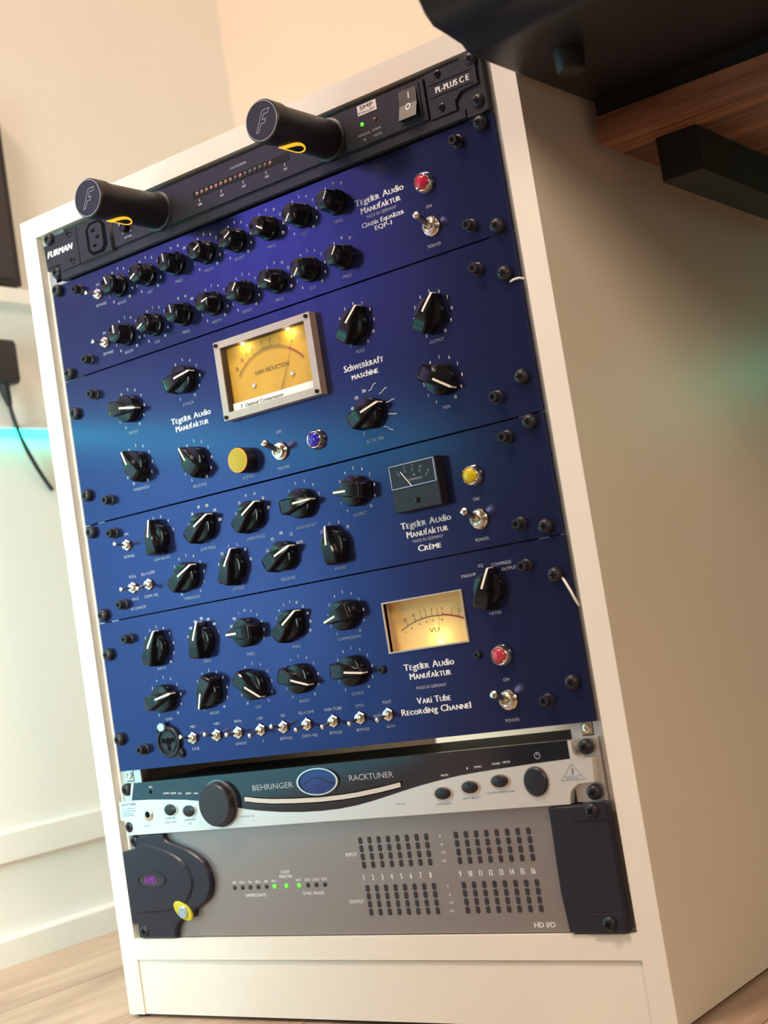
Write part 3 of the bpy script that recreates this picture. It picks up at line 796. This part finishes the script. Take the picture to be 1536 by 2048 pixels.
# small edge meter
sm = obj('meter_body', MB().prism([(348.6, 280.4), (391.6, 280.4), (391.6, 317.0), (348.6, 317.0)], -10.0, 0, chamfer=0.7), 'black_satin', cr, smooth=None)
obj('meter_window', MB().box(350.0, 390.4, 281.8, 299.2, -10.4, -9.9), 'black_dial', sm, smooth=None)
obj('window_edge', MB().box(349.6, 390.8, 281.2, 281.9, -10.9, -9.9).box(349.4, 350.1, 281.2, 299.3, -10.9, -9.9).box(390.2, 391.0, 281.2, 299.3, -10.9, -9.9).box(349.6, 390.8, 298.7, 299.4, -10.9, -9.9), 'clear_edge', sm, smooth=None)
mb = MB()
for k, t in enumerate(('1', '3', '7', '10', '20')):
    a = -24+k*16.5
    s_, c_ = math.sin(math.radians(a)), math.cos(math.radians(a))
    cu, cv = 367.0, 310.0
    mb.line([(cu+s_*22, cv-c_*22), (cu+s_*25, cv-c_*25)], 0.35, z=-10.5)
    mb.text(t, cu+s_*26.6, cv-c_*26.6, 1.6, z=-10.5)
mb.text('dB', 371.5, 291.0, 1.5, z=-10.5).text('COMPRESSION', 371.5, 294.2, 1.5, 13.5, z=-10.5)
obj('meter_scale', mb, 'print_dim', sm, smooth=None)
obj('meter_needle', MB().line([(359.6, 287.0), (367.8, 298.7)], 0.75, z=-10.7), 'pointer_white', sm, smooth=None)
obj('zero_screw', MB().lathe(370.4, 310.0, [(2.3, 9.9), (2.3, 10.7), (1.6, 11.1), (0, 11.1)], 14), 'black_gloss', sm)
brand(cr, 368.0, 326.5)
caption(cr, 'MADE IN GERMANY', 367.8, 339.5, 2.4, 28.5)
display(cr, 'Crème', 368.0, 345.5, 4.8, 21)
jewel(cr, 416.5, 300.6, 'topaz', 'amber yellow lens')
power_toggle(cr, 416.0, 333.0); caption(cr, 'ON', 415.7, 318.0, 2.5, 5.2); caption(cr, 'POWER', 415.4, 348.0, 2.5, 12)

# ================================================================== 5  RECORDING CHANNEL (3U)
vt = thing('recording_channel', 'dark blue rack recording channel with cream needle meter and a row of toggles', 'preamplifier', 241, 489)
HOLE = (316.8, 389.2, 382.5, 419.7)
faceplate(vt, 8*U1, 11*U1, hole=HOLE)
obj('chassis', MB().box(24, 458.6, 8*U1+2, 11*U1-2, 14.0, 300), 'chassis', vt, smooth=None)
for (u, v) in ((8.4, 384.2), (471.7, 383.0), (7.6, 460.0), (471.0, 459.5)): rack_screw(vt, u, v)
for (u, v) in ((36.2, 373.6), (448.9, 373.0), (35.8, 471.2), (448.6, 470.2)): hexbolt(vt, u, v)
def tiny_bolt(mb): mb.lathe(0, 0, [(3.1, 0), (3.1, 2.2), (2.6, 2.8), (1.4, 2.8), (1.3, 1.6), (0, 1.6)], 16)
for (u, v) in ((395.3, 431.1), (306.2, 432.1)): place('small_bolt', shared('small_bolt', tiny_bolt, 'black_satin'), vt, u, v)
VF2 = ['200', '300', '500', '700', '1', '1.5', '2', '3', '4', '5', '7']
for (u, v, a, nm, it) in (
        (70.3, 385.6, 24, 'INPUT', std(28)),
        (124.9, 385.6, 13, 'FREQ', pos(['100', '150', '200', '300', '500', '700', '1'], -75, 25)),
        (174.6, 385.6, -89, 'FREQ', pos(['400', '500', '700', '1', '1.5', '2', '3', '4', '5', '7'], -90, 22.5)),
        (224.3, 385.6, 50, 'FREQ', pos(['2', '3', '4', '5', '7', '10', '12', '16', '20', '24'], -90, 22.5)),
        (279.1, 385.5, -104, 'COMPRESSION', std(28)),
        (70.2, 429.8, 77, 'GAIN', std(28)),
        (124.7, 429.8, -149, 'BOOST', std(28)),
        (174.5, 429.7, 129, 'CUT', std(28, flip=True)),
        (224.2, 429.6, 111, 'BOOST', std(28)),
        (279.0, 429.6, 99, 'OUTPUT', std(28))):
    pointer_knob(vt, u, v, a)
    scale_ring(vt, u, v, 18.1, it, 2.3)
    caption(vt, nm, u-0.1, v+18.1, 2.3, 2.1*len(nm))
pointer_knob(vt, 416.6, 384.6, 21)
for t, u, v in (('PREAMP', 398.5, 372.4), ('EQ', 410.2, 366.8), ('COMPRESS', 428.0, 367.9), ('OUTPUT', 433.8, 372.4), ('METER', 416.4, 402.8)):
    caption(vt, t, u, v, 2.3, 2.15*len(t))
# needle meter behind the cut-out
DZ = 9.0
def shz(u, v, z):                                 # a measured front-plane point carried back to depth z along the viewing ray
    k = (z+915.9)/915.9
    return (992.9+(u-992.9)*k, 408.9+(v-408.9)*k)
h0, h1, k0, k1 = HOLE
vm = obj('meter_housing', MB().box(h0-1.2, h0, k0-1.2, k1+1.2, -1.4, DZ).box(h1, h1+1.2, k0-1.2, k1+1.2, -1.4, DZ).box(h0, h1, k0-1.2, k0, -1.4, DZ).box(h0, h1, k1, k1+1.2, -1.4, DZ), 'meter_frame', vt, smooth=None)
obj('meter_dial', MB().box(h0, h1, k0, k1, DZ, DZ+1.5), 'vu_dial', vm, smooth=None)
VC = (354.5, 467.0); VR = 69.5
mb = MB(); mr = MB()
def vp(a, r): return (VC[0]+math.sin(math.radians(a))*r, VC[1]-math.cos(math.radians(a))*r)
mb.line([vp(a*0.5, VR) for a in range(-53, 16, 4)], 0.55, z=DZ-0.12)
mr.line([vp(a*0.5, VR+0.5) for a in range(14, 51, 3)], 1.3, z=DZ-0.14)
for t, a in (('20', -20.4), ('10', -13.6), ('7', -8.4), ('5', -4.8), ('3', -0.4), ('1', 3.8), ('0', 7.3)):
    mb.line([vp(a, VR), vp(a, VR+3.0)], 0.4, z=DZ-0.12); q = vp(a, VR+5.2); mb.text(t, q[0], q[1], 2.6, z=DZ-0.12, sx=0.75)
for t, a in (('3', 14), ('5', 19.4)):
    mr.line([vp(a, VR), vp(a, VR+3.0)], 0.4, z=DZ-0.12); q = vp(a, VR+5.2); mr.text(t, q[0], q[1], 2.6, z=DZ-0.12, sx=0.75)
for t, a in (('0', -24), ('20', -18.4), ('40', -11), ('60', -5.4), ('80', -0.4), ('100', 7)):
    q = vp(a, VR-3.2); mb.text(t, q[0], q[1], 1.5, z=DZ-0.12, sx=0.7)
mb.text('VU', 354.0, 408.0, 3.6, 9.0, z=DZ-0.12)
obj('meter_scale', mb, 'print_dark', vm, smooth=None); obj('meter_red_zone', mr, 'print_red', vm, smooth=None)
obj('meter_needle', MB().line([vp(6.0, VR+2), vp(4.6, 48.0)], 0.22, z=DZ-2), 'print_dark', vm, smooth=None)
obj('meter_bulb', MB().lathe(361, 417.6, [(0, -6.0), (1.0, -5.4), (1.3, -4.6), (1.0, -3.8), (0, -3.2)], 12), 'bulb', vm)
pl = bpy.data.lights.new('needle_meter_light', 'POINT'); pl.energy = 0.006; pl.color = (1.0, 0.74, 0.30); pl.shadow_soft_size = 0.002
po = bpy.data.objects.new('needle_meter_light', pl); COL.objects.link(po); po.parent = vm; po.location = W(358, 414.0, 2.0)-WL[vm.name]
brand(vt, 350.0, 433.0)
caption(vt, 'MADE IN GERMANY', 349.4, 449.5, 2.4, 28)
display(vt, 'Vari Tube', 349.5, 459.2, 4.9, 31)
display(vt, 'Recording Channel', 350.0, 466.7, 4.9, 64)
jewel(vt, 416.2, 434.0, 'ruby_dim', 'dull red faceted lens')
power_toggle(vt, 415.8, 466.8); caption(vt, 'ON', 416.1, 451.8, 2.4, 5.2); caption(vt, 'POWER', 415.9, 481.4, 2.4, 12)
# combination jack
jk = obj('combo_jack', MB().lathe(67.4, 467.2, [(13.6, 0), (13.6, 2.6), (12.8, 3.4), (11.2, 3.4), (10.9, 1.4), (8.6, 1.2), (8.4, 2.2), (0, 2.2)], 40).box(72, 82, 474, 482, -1.8, 0).box(55, 66, 451, 460, -1.8, 0), 'black_satin', vt)
obj('contact_hole', MB().lathe(67.4, 467.2, [(3.6, 2.3), (0, 2.35)], 20).lathe(61.9, 466.0, [(2.3, 2.3), (0, 2.35)], 14).lathe(72.9, 466.0, [(2.3, 2.3), (0, 2.35)], 14).lathe(67.4, 473.0, [(2.3, 2.3), (0, 2.35)], 14), 'dark_void', jk)
obj('jack_rim', MB().ring(67.4, 467.2, 8.6, 9.4, -2.6, -1.2, 32), 'black_gloss', jk)
obj('release_tab', MB().lathe(63.0, 454.0, [(4.4, 2.8), (4.4, 4.6), (3.8, 5.2), (0, 5.2)], 20, ry=0.85), 'key_silver', jk, label='silver release tab')
place('small_screw', ssm, vt, 80.0, 478.6, -1.8); place('small_screw', ssm, vt, 57.5, 456.5, -1.8)
TU = [95.9, 124.0, 148.5, 173.9, 198.5, 223.6, 251.0, 278.2, 305.7]
TT = [-1, -0.9, -0.1, 0.9, -0.9, 0.8, 0.85, 0.85, 0.75]
for u, t in zip(TU, TT): small_toggle(vt, u, 466.7, t)
for t, u in zip(('MIC', '+48V', '80Hz', '100', 'EQ', 'EQ->COMP', 'VARI TUBE', 'OPTO', 'FAST'), (96.8, 124.5, 149.2, 174, 199.1, 224.1, 251.5, 278.7, 305.8)):
    caption(vt, t, u, 457.1, 2.3, 2.05*len(t))
for t, u in zip(('LINE', '', 'LOWCUT', '0', 'BYPASS', 'COMP->EQ', 'BYPASS', 'BYPASS', 'SLOW'), (96.7, 0, 149.2, 174, 199, 223.9, 251.1, 278.5, 305.9)):
    if t: caption(vt, t, u, 475.8, 2.3, 2.05*len(t))
obj('loose_wire', MB().tube([(476.5, 386.0, -1.0), (479.0, 388.6, -2.6), (482.6, 396.0, -3.0), (484.4, 402.0, -2.2), (485.0, 407.0, 1.0)], 0.9, 8), 'pointer_white', vt, label='thin white wire end')
caption(vt, '30', 137.6, 466.7, 2.3, 4.2); caption(vt, 'AUTO', 294.6, 466.7, 2.3, 8.2)

# ================================================================== 6  RACK TUNER (1U)
rt = thing('rack_tuner', 'silver and glossy black rack tuner with one big dial and oval emblem', 'tuner', 241, 545)
def b5(u, v, dz=3.0):
    k = dz/914.0
    return (u+k*(993-u), v+k*(409-v))
BZ = -5.0
SW = [(12, 514.6), (34, 515.2), (55.3, 516.4), (78, 518.0), (99.4, 520.7), (116, 523.6), (133.8, 527.6), (145, 529.8), (156.8, 531.6), (169, 533.0), (183.1, 534.4), (205, 535.7), (226, 536.0), (245, 535.4), (262, 533.8), (277, 531.6), (292.5, 528.8), (310, 525.4), (328.6, 522.2), (346, 519.7), (363, 517.7), (380, 516.4), (396, 515.4), (412, 514.6), (427.5, 513.8), (443, 513.2), (458, 512.7)]
SW = [b5(*q) for q in SW]
def arcp(cu, cv, r, a0, a1, n=7): return [(cu+r*math.cos(math.radians(lin(a0, a1, i/(n-1)))), cv+r*math.sin(math.radians(lin(a0, a1, i/(n-1))))) for i in range(n)]
white = SW+[(478.5, 512.6), (476.8, 529.6), (464, 530.2)]+arcp(465, 540, 9.0, -110, -170, 5)+[(455, 544.0), (4.5, 544.4), (6, 533.0), (-2.5, 530.6), (-1.8, 515.2)]
obj('front_panel', MB().prism(white, BZ, 1.0), 'silver_face', rt, smooth=None)
dark = [(20.5, 499.3), (461, 499.3)]+[SW[-1]]+SW[::-1][1:]
obj('gloss_band', MB().prism(dark, BZ-0.15, 1.0), 'gloss_black_plastic', rt, smooth=None)
obj('side_flange', MB().prism([(461, 499.6), (463.6, 499.6), (464.0, 507)]+arcp(469.5, 507, 5.5, 180, 90, 6)+[(478, 512.8), (461, 513.2)], BZ-0.2, 1.0), 'silver_face', rt, smooth=None)
obj('side_flange', MB().prism([(17.6, 499.4), (20.4, 499.4), (14.8, 514.8), (12.6, 514.8)], BZ-0.2, 1.0), 'silver_face', rt, smooth=None)
obj('chassis', MB().box(24, 458.6, 500.5, 544, 1.0, 88), 'black_satin', rt, smooth=None)
obj('mounting_ear', MB().box(0.5, 24, 499.5, 543.8, 0.6, 2.8), 'steel_rail', rt, smooth=None)
obj('mounting_ear', MB().box(458, 482, 499.5, 543.8, 0.6, 2.8), 'steel_rail', rt, smooth=None)
for (u, v) in ((8.6, 504.6), (7.0, 537.3), (473.2, 505.4), (474.2, 537.1)): rack_screw(rt, u, v, -0.4)
kn = obj('data_dial', MB().lathe(120.5, 523.2, [(19.4, 4.9), (19.4, 6.0), (18.2, 7.0), (17.8, 12.5), (16.6, 13.6), (0, 13.8)], 48), 'knob_satin', rt)
obj('dial_ring', MB().ring(120.5, 523.2, 19.2, 20.0, -6.3, -4.8, 48), 'chassis', kn)
em = obj('emblem_ring', MB().ring(229.7, 512.2, 0.91, 1.0, -7.0, -5.0, 48, 21.4, 10.8), 'nickel', rt)
obj('emblem_field', MB().lathe(229.7, 512.2, [(0.92, 5.1), (0.92, 5.9), (0, 6.0)], 40, 0, 21.4, 10.8), 'emblem_blue', em)
ws = [(229.7-17+34*i/14, 512.2+3.2*math.sin(i/14*math.pi*1.6+2.4)) for i in range(15)]
obj('emblem_wave', MB().line(ws, 1.1, z=-6.15), 'gloss_black_plastic', em, smooth=None)
caption(rt, 'BEHRINGER', 181.0, 512.8, 4.6, 44, 'print_dim', z=BZ-0.3, sx=1.2)
caption(rt, 'RACKTUNER', 283.0, 511.8, 4.6, 43, 'print_dim', z=BZ-0.3, sx=1.2)
SL = [b5(*q) for q in ((146.1, 521.5), (160, 523.6), (176, 525.2), (200, 526.4), (227.7, 526.9), (250, 526.4), (266, 525.4), (288, 523.2), (308.1, 520.6))]
lo = [(q[0], q[1]+1.8) for q in SL]; hi = [(q[0], q[1]-1.8) for q in SL]
obj('display_window', MB().prism(hi+lo[::-1], BZ-0.8, BZ), 'led_window', rt, smooth=None, label='pale curved display window')
obj('window_recess', MB().prism([(q[0]+(1.8 if i > 4 else -1.8)*(1 if i in (0, 8) else 0), q[1]-2.6) for i, q in enumerate(SL)]+[(q[0], q[1]+2.6) for q in SL[::-1]], BZ-0.35, BZ), 'dark_void', rt, smooth=None)
def oval_button(u, v, a, b, h=1.6):
    o = obj('oval_button', MB().lathe(u, v, [(0.86, 4.9), (0.86, 5.6+h*0.5), (0.7, 5.6+h), (0, 5.8+h)], 32, 0, a, b), 'black_satin', rt)
    obj('button_rim', MB().ring(u, v, 0.86, 1.0, -6.0, -4.9, 32, a, b), 'nickel', o)
for (u, v, a, b) in ((61.6, 525.0, 8.0, 5.6), (83.6, 527.2, 8.0, 5.6), (348.4, 529.4, 8.4, 5.2), (373.5, 526.4, 8.4, 5.2), (400.2, 523.8, 8.4, 5.2)): oval_button(u, v, a, b)
pw = obj('power_button', MB().lathe(430.4, 526.2, [(9.6, 4.9), (9.6, 6.4), (8.6, 7.4), (0, 7.6)], 36, ry=1.06), 'black_satin', rt)
obj('button_rim', MB().ring(430.4, 526.2, 9.6, 10.3, -5.8, -4.9, 36, 1.0, 1.06), 'chassis', pw)
jn = obj('jack_socket', MB().lathe(33.4, 527.5, [(5.6, 4.9), (5.6, 5.8), (4.8, 6.4), (2.9, 6.4), (2.8, 5.2), (0, 5.1)], 24), 'nickel', rt)
obj('jack_hole', MB().lathe(33.4, 527.5, [(2.8, 5.3), (0, 5.35)], 18), 'dark_void', jn)
obj('microphone_hole', MB().lathe(40.0, 508.2, [(1.8, 5.2), (0, 5.3)], 14), 'dark_void', rt)
for t, u, v, w in (('MIC', 41.4, 504.0, 4), ('CHROM', 58.5, 510.6, 7), ('STROBE', 67.2, 511.1, 7), ('KEY', 75.3, 511.8, 4.4), ('TEMPO', 85.2, 512.4, 7), ('+440', 93.6, 512.9, 5.6),
        ('MUTE', 352.2, 516.1, 6.5), ('1', 373.2, 512.5, 1), ('2/MIC', 382.7, 512.1, 7), ('SOUND', 399.0, 511.0, 7), ('METR', 408.2, 510.6, 6.5)):
    caption(rt, t, u, v, 1.5, w, 'print_white', z=BZ-0.3, bold=0.02)
obj('power_symbol', MB().ring(434.7, 508.0, 2.0, 2.5, BZ-0.35, BZ-0.25, 20).box(434.4, 435.0, 505.6, 508.0, BZ-0.35, BZ-0.25), 'print_dim', rt, smooth=None)
for t, u, v, w in (('MODE/TUNE', 59.6, 532.2, 11), ('DISPLAY MODE', 59.4, 535.6, 14), ('TRANSPOSE/KEY', 82.6, 534.8, 15), ('TAP', 82, 538.1, 4), ('INPUT 1', 30.6, 537.4, 8), ('START  440  + C#', 148, 535.4, 16),
        ('MUTE/LIGHT', 347.3, 537.2, 14), ('INPUT SELECT', 373, 534.4, 16), ('SOUND/METRONOME', 399.2, 531.8, 24), ('+50 cent', 307, 534.6, 9)):
    caption(rt, t, u, v, 1.4, w, 'print_blue_grey', z=BZ-0.15)
caption(rt, 'RACKTUNER', 10.6, 517.4, 2.3, 18, 'print_blue_grey', z=BZ-0.15, bold=0.03)
for t, v, w in (('AUTO-CHROMATIC', 521.2, 16), ('TUNER, METRONOME', 523.3, 17), ('AND MULTI-DIST', 525.3, 14), ('MODEL BTR2000', 527.2, 14)):
    caption(rt, t, -0.4+w/2+1.5, v, 1.35, w, 'print_blue_grey', z=BZ-0.15)
tri = [(461.2, 515.8), (470.2, 527.4), (450.6, 527.4)]
obj('warning_triangle', MB().line(tri+[tri[0]], 0.35, z=BZ-0.15).line([(453.5, 524.6), (467.6, 524.6)], 0.3, z=BZ-0.15).text('SERIOUSLY', 460.6, 526.0, 1.2, 11, z=BZ-0.15).add([(461.4, 518.2, BZ-0.15), (462.4, 520.4, BZ-0.15), (461.3, 524.0, BZ-0.15), (460.2, 523.2, BZ-0.15), (460.4, 520.0, BZ-0.15)], [(0, 1, 2, 3, 4)]), 'print_blue_grey', rt, smooth=None)

# ================================================================== 7  AUDIO INTERFACE (2U)
ai = thing('audio_interface', 'grey metal rack audio interface with dark sculpted end bezels at the bottom', 'audio interface', 241, 634.5)
obj('faceplate', MB().box(1, 482, 545.0, 634.4, 0, 3), 'grey_metal', ai, smooth=None)
obj('chassis', MB().box(24, 458.6, 546.6, 633, 3, 380), 'chassis', ai, smooth=None)
def smooth_poly(pts, n=4):
    out = []; k = len(pts)
    for i in range(k-1):
        p0 = Vector(pts[max(i-1, 0)]); p1 = Vector(pts[i]); p2 = Vector(pts[i+1]); p3 = Vector(pts[min(i+2, k-1)])
        for j in range(n):
            t = j/n
            q = 0.5*((2*p1)+(p2-p0)*t+(2*p0-5*p1+4*p2-p3)*t*t+(3*p1-p0-3*p2+p3)*t**3)
            out.append((q.x, q.y))
    out.append(tuple(pts[-1])); return out
edge = smooth_poly([(47.0, 545.4), (48.4, 549.0), (52.6, 552.2), (63, 556.0), (76.2, 560.8), (91.0, 571.0), (96.2, 585.0), (93.6, 596.5), (86.0, 604.8), (73.6, 610.4), (71.5, 614.0), (67.8, 617.8), (54.2, 619.8), (47.6, 627.0), (45.8, 634.0)], 3)
left = [(16.5, 545.2)]+edge+[(1.2, 634.2), (1.2, 622.0), (-6.0, 621.4), (-5.2, 558.2), (6.5, 556.6)]+arcp(6.5, 549, 7.6, 90, 20, 5)
bzl = obj('bezel', MB().prism(left, -6.0, 0.2, chamfer=1.2), 'bezel_navy', ai, smooth=None)
rid = smooth_poly([(20, 551), (48.7, 558.8), (66.6, 568.0), (75.7, 580.9), (75.9, 590.5), (67.4, 602.7), (58.0, 607.5), (40, 611.0), (10, 612.5)], 3)
obj('bezel_plateau', MB().prism(rid+[(2.0, 612), (2.0, 562)], -7.6, -5.9, chamfer=1.4), 'bezel_navy', bzl, smooth=None)
ov = obj('badge_rim', MB().ring(27.0, 583.8, 0.78, 1.0, -8.3, -7.2, 40, 19.0, 7.4), 'bezel_navy', bzl)
obj('badge_field', MB().lathe(27.0, 583.8, [(0.80, 7.2), (0.80, 7.7), (0, 7.75)], 32, 0, 19.0, 7.4), 'gloss_black_plastic', bzl)
obj('badge_lettering', MB().text('AVID', 27.0, 583.6, 6.0, 15, z=-7.95, bold=0.05), 'emblem_purple', bzl, smooth=None, label='dim purple badge lettering')
ka = math.atan2(617.0-604.2, 69.3-51.4)
ky = obj('standby_ring', MB().lathe(61.0, 610.8, [(1.0, 5.8), (1.0, 8.0), (0.9, 8.4), (0, 8.4)], 36, 0, 11.4, 6.4, rot=ka), 'key_yellow', bzl, label='lit yellow oval surround')
obj('standby_button', MB().lathe(62.4, 611.8, [(5.2, 8.2), (5.2, 9.8), (4.6, 10.4), (0, 10.5)], 28), 'key_silver', bzl, label='pale silver standby button')
obj('standby_symbol', MB().ring(62.4, 611.8, 2.9, 3.3, -10.7, -10.5, 24).box(62.15, 62.65, 609.8, 613.8, -10.7, -10.5), 'print_blue_grey', bzl, smooth=None)
rb = [(436.4, 545.2), (436.3, 560), (435.6, 585), (435.2, 605), (437.6, 634.0), (484.0, 633.8), (484.0, 545.8), (458, 545.2)]
bzr = obj('bezel', MB().prism(rb, -6.0, 0.2, chamfer=1.2), 'bezel_navy', ai, smooth=None)
obj('bezel_pad', MB().prism([(457, 545.6), (483.4, 545.6), (483.4, 556), (457, 556)], -7.4, -5.9, chamfer=0.6), 'bezel_navy', bzr, smooth=None)
obj('bezel_pad', MB().prism([(456, 620), (483.4, 620), (483.4, 633.6), (456, 633.6)], -7.4, -5.9, chamfer=0.6), 'bezel_navy', bzr, smooth=None)
for (u, v, z) in ((9.0, 550.0, 1.0), (472.6, 549.0, -4.5), (9.0, 628.2, -2.0), (471.6, 627.3, -4.5)): rack_screw(ai, u, v, z)
def led_mesh(mb):
    mb.prism([(-1.1, -2.6), (1.1, -2.6), (1.8, -1.6), (1.8, 1.6), (1.1, 2.6), (-1.1, 2.6), (-1.8, 1.6), (-1.8, -1.6)], -0.6, 0.3, chamfer=0.3)
lm = shared('meter_led', led_mesh, 'led_off', None)
for base, rows in (('in', (561.6, 567.9, 574.3, 580.6)), ('out', (598.9, 605.0, 611.2, 617.3))):
    for vv in rows:
        for c in range(16):
            u = (258.6+c*9.13) if c < 8 else (349.9+(c-8)*9.13)
            place('level_led', lm, ai, u, vv)
for c in range(16):
    u = (256.6+c*9.2) if c < 8 else (348.4+(c-8)*9.17)
    caption(ai, str(c+1), u, 590.3, 4.4, None, 'print_white', bold=0.03, sx=0.62)
caption(ai, 'INPUT', 247.9, 572.0, 3.0, 11.5, 'print_white', bold=0.02); caption(ai, 'OUTPUT', 245.9, 608.8, 3.0, 14.5, 'print_white', bold=0.02)
caption(ai, 'HD I/O', 414.8, 629.0, 3.8, 17.5, 'print_white', bold=0.03)
for vv in (561.6, 599.1):
    for k, t in enumerate(('0', '-6', '-18', '-42')): caption(ai, t, 335.4, vv+k*6.2, 1.9, 1.5*len(t), 'print_white', bold=0.02)
def rate_led(mb): mb.lathe(0, 0, [(1.9, 0), (1.9, 0.5), (1.2, 1.1), (0, 1.3)], 14)
for i, u in enumerate((117.9, 126.9, 135.5, 144.5, 153.7, 162.6, 175.6, 189.2, 198.3, 207.2, 216.2)):
    mm = 'led_green' if i in (5, 6, 7) else 'led_off'
    place('rate_led', shared('rate_'+mm, rate_led, mm), ai, u, 594.5)
for t, u, w in (('192', 118.3, 4.6), ('176.4', 127, 6.4), ('96', 135.9, 3.4), ('88.2', 144.7, 5.4), ('48', 153.7, 3.4), ('44.1', 162.5, 5.4), ('INT', 189.4, 5), ('DIG', 198.5, 5.2), ('LOOP', 207.3, 7.6), ('EXT', 216.5, 5.6)):
    caption(ai, t, u, 590.2, 2.2, w, 'print_white', bold=0.02)
for t, u, v, w in (('LOOP', 176.4, 583.1, 9), ('MASTER', 176.2, 586.8, 13.5), ('SAMPLE RATE', 140.6, 601.2, 22.5), ('SYNC MODE', 203.2, 601.1, 22)):
    caption(ai, t, u, v, 2.5, w, 'print_white', bold=0.025)

# ================================================================== DESK, BEAM AND CONSOLE
DX0, DZ0, DV0, DV1 = 519.0, 90.0, 44.0, 64.5
dk = thing('wooden_desk', 'walnut butcher block desk top on a black beam right of the rack cabinet', 'desk', 1100, FLOOR_V, 380)
random.seed(3)
row = 0; z = DZ0
while z < DZ0+640:
    w = 40.0
    u = DX0-random.uniform(0, 300) if row else DX0
    while u < 1900:
        L = random.uniform(330, 620) if row else random.uniform(500, 760)
        a, b = max(u, DX0), min(u+L, 1900)
        if b-a > 3: obj('stave', MB().box(a+0.05, b-0.05, DV0, DV1-random.uniform(0, .12), z+0.05, z+w-0.05), 'walnut', dk, smooth=None)
        u += L
    z += w; row += 1
bz0 = 122.0
obj('beam', MB().prism([(550.5, DV1+0.2), (584, DV1+0.2), (584, 99.5), (550.5, 99.5)], bz0, 690, chamfer=1.0), 'beam_black', dk, smooth=None)
obj('beam', MB().prism([(1800, DV1+0.2), (1834, DV1+0.2), (1834, 99.5), (1800, 99.5)], bz0, 690, chamfer=1.0), 'beam_black', dk, smooth=None)
obj('cross_beam', MB().box(584, 1800, DV1+0.3, 99.5, 640, 675), 'beam_black', dk, smooth=None)
for u in (556, 1805):
    obj('leg', MB().box(u, u+30, 99.5, FLOOR_V, 640, 675), 'beam_black', dk, smooth=None)

cs = thing('stage_console', 'black rounded console resting on the wooden desk above the rack corner', 'console', 1100, DV0, 60)
CX0, CX1 = 517.0, 1750.0
prof = [(100.0, 31.0), (-60.0, 34.0), (-80.0, 34.2), (-87.0, 33.0), (-92.0, 29.5), (-108.0, 27.0), (-125.0, 25.0), (-133.0, 19.0), (-138.5, 10.0), (-143.0, -2.0), (-145.0, -25.0), (-140.0, -60.0), (-120.0, -84.0), (-60.0, -92.0), (420.0, -100.0), (430.0, -92.0), (430.0, 22.0), (420.0, 31.0)]
vs = []; fs = []
xs = [(CX0, 0.975), (CX0+1.0, 0.985), (CX0+4.0, 1.0), (CX1-4, 1.0), (CX1, 0.98)]
n = len(prof); cz, cv = 140.0, -33.0
for x, k in xs:
    for zz, vv in prof: vs.append((x, cv+(vv-cv)*k, cz+(zz-cz)*k))
for i in range(len(xs)-1):
    for j in range(n): fs.append((i*n+j, i*n+(j+1) % n, (i+1)*n+(j+1) % n, (i+1)*n+j))
fs.append(tuple(range(n))); fs.append(tuple((len(xs)-1)*n+j for j in range(n)))
obj('housing', MB().add(vs, fs), 'console_black', cs, smooth=35)
for (u, zz) in ((562, -24), (1700, -24)):
    # peg under the overhanging front edge
    k = MB()
    pts = [(u, 33.0, zz), (u, 47.0, zz), (u, 49.0, zz)]
    k.tube(pts, [11.0, 10.0, 8.6], 20)
    obj('peg', k, 'rubber', cs)
for (u, zz) in ((545, 130), (1700, 130), (545, 380), (1700, 380)):
    obj('foot', MB().tube([(u, 30.5, zz), (u, DV0-0.2, zz)], [14, 13], 18), 'rubber', cs)
obj('rear_support', MB().box(CX0+2.5, 1740, 31, DV0-0.1, 94, 104), 'rubber', cs, smooth=None)

# teal strip on the back wall under the desk, right of the cabinet
l2 = thing('led_strip', 'short teal light strip on the back wall under the wooden desk', 'light strip', 720, 168, BACK_Z)
obj('channel', MB().box(600, 830, 158, 162, BACK_Z-10, BACK_Z), 'white_trim', l2)
obj('diffuser', MB().box(605, 810, 162, 172, BACK_Z-8, BACK_Z), 'led_strip', l2)
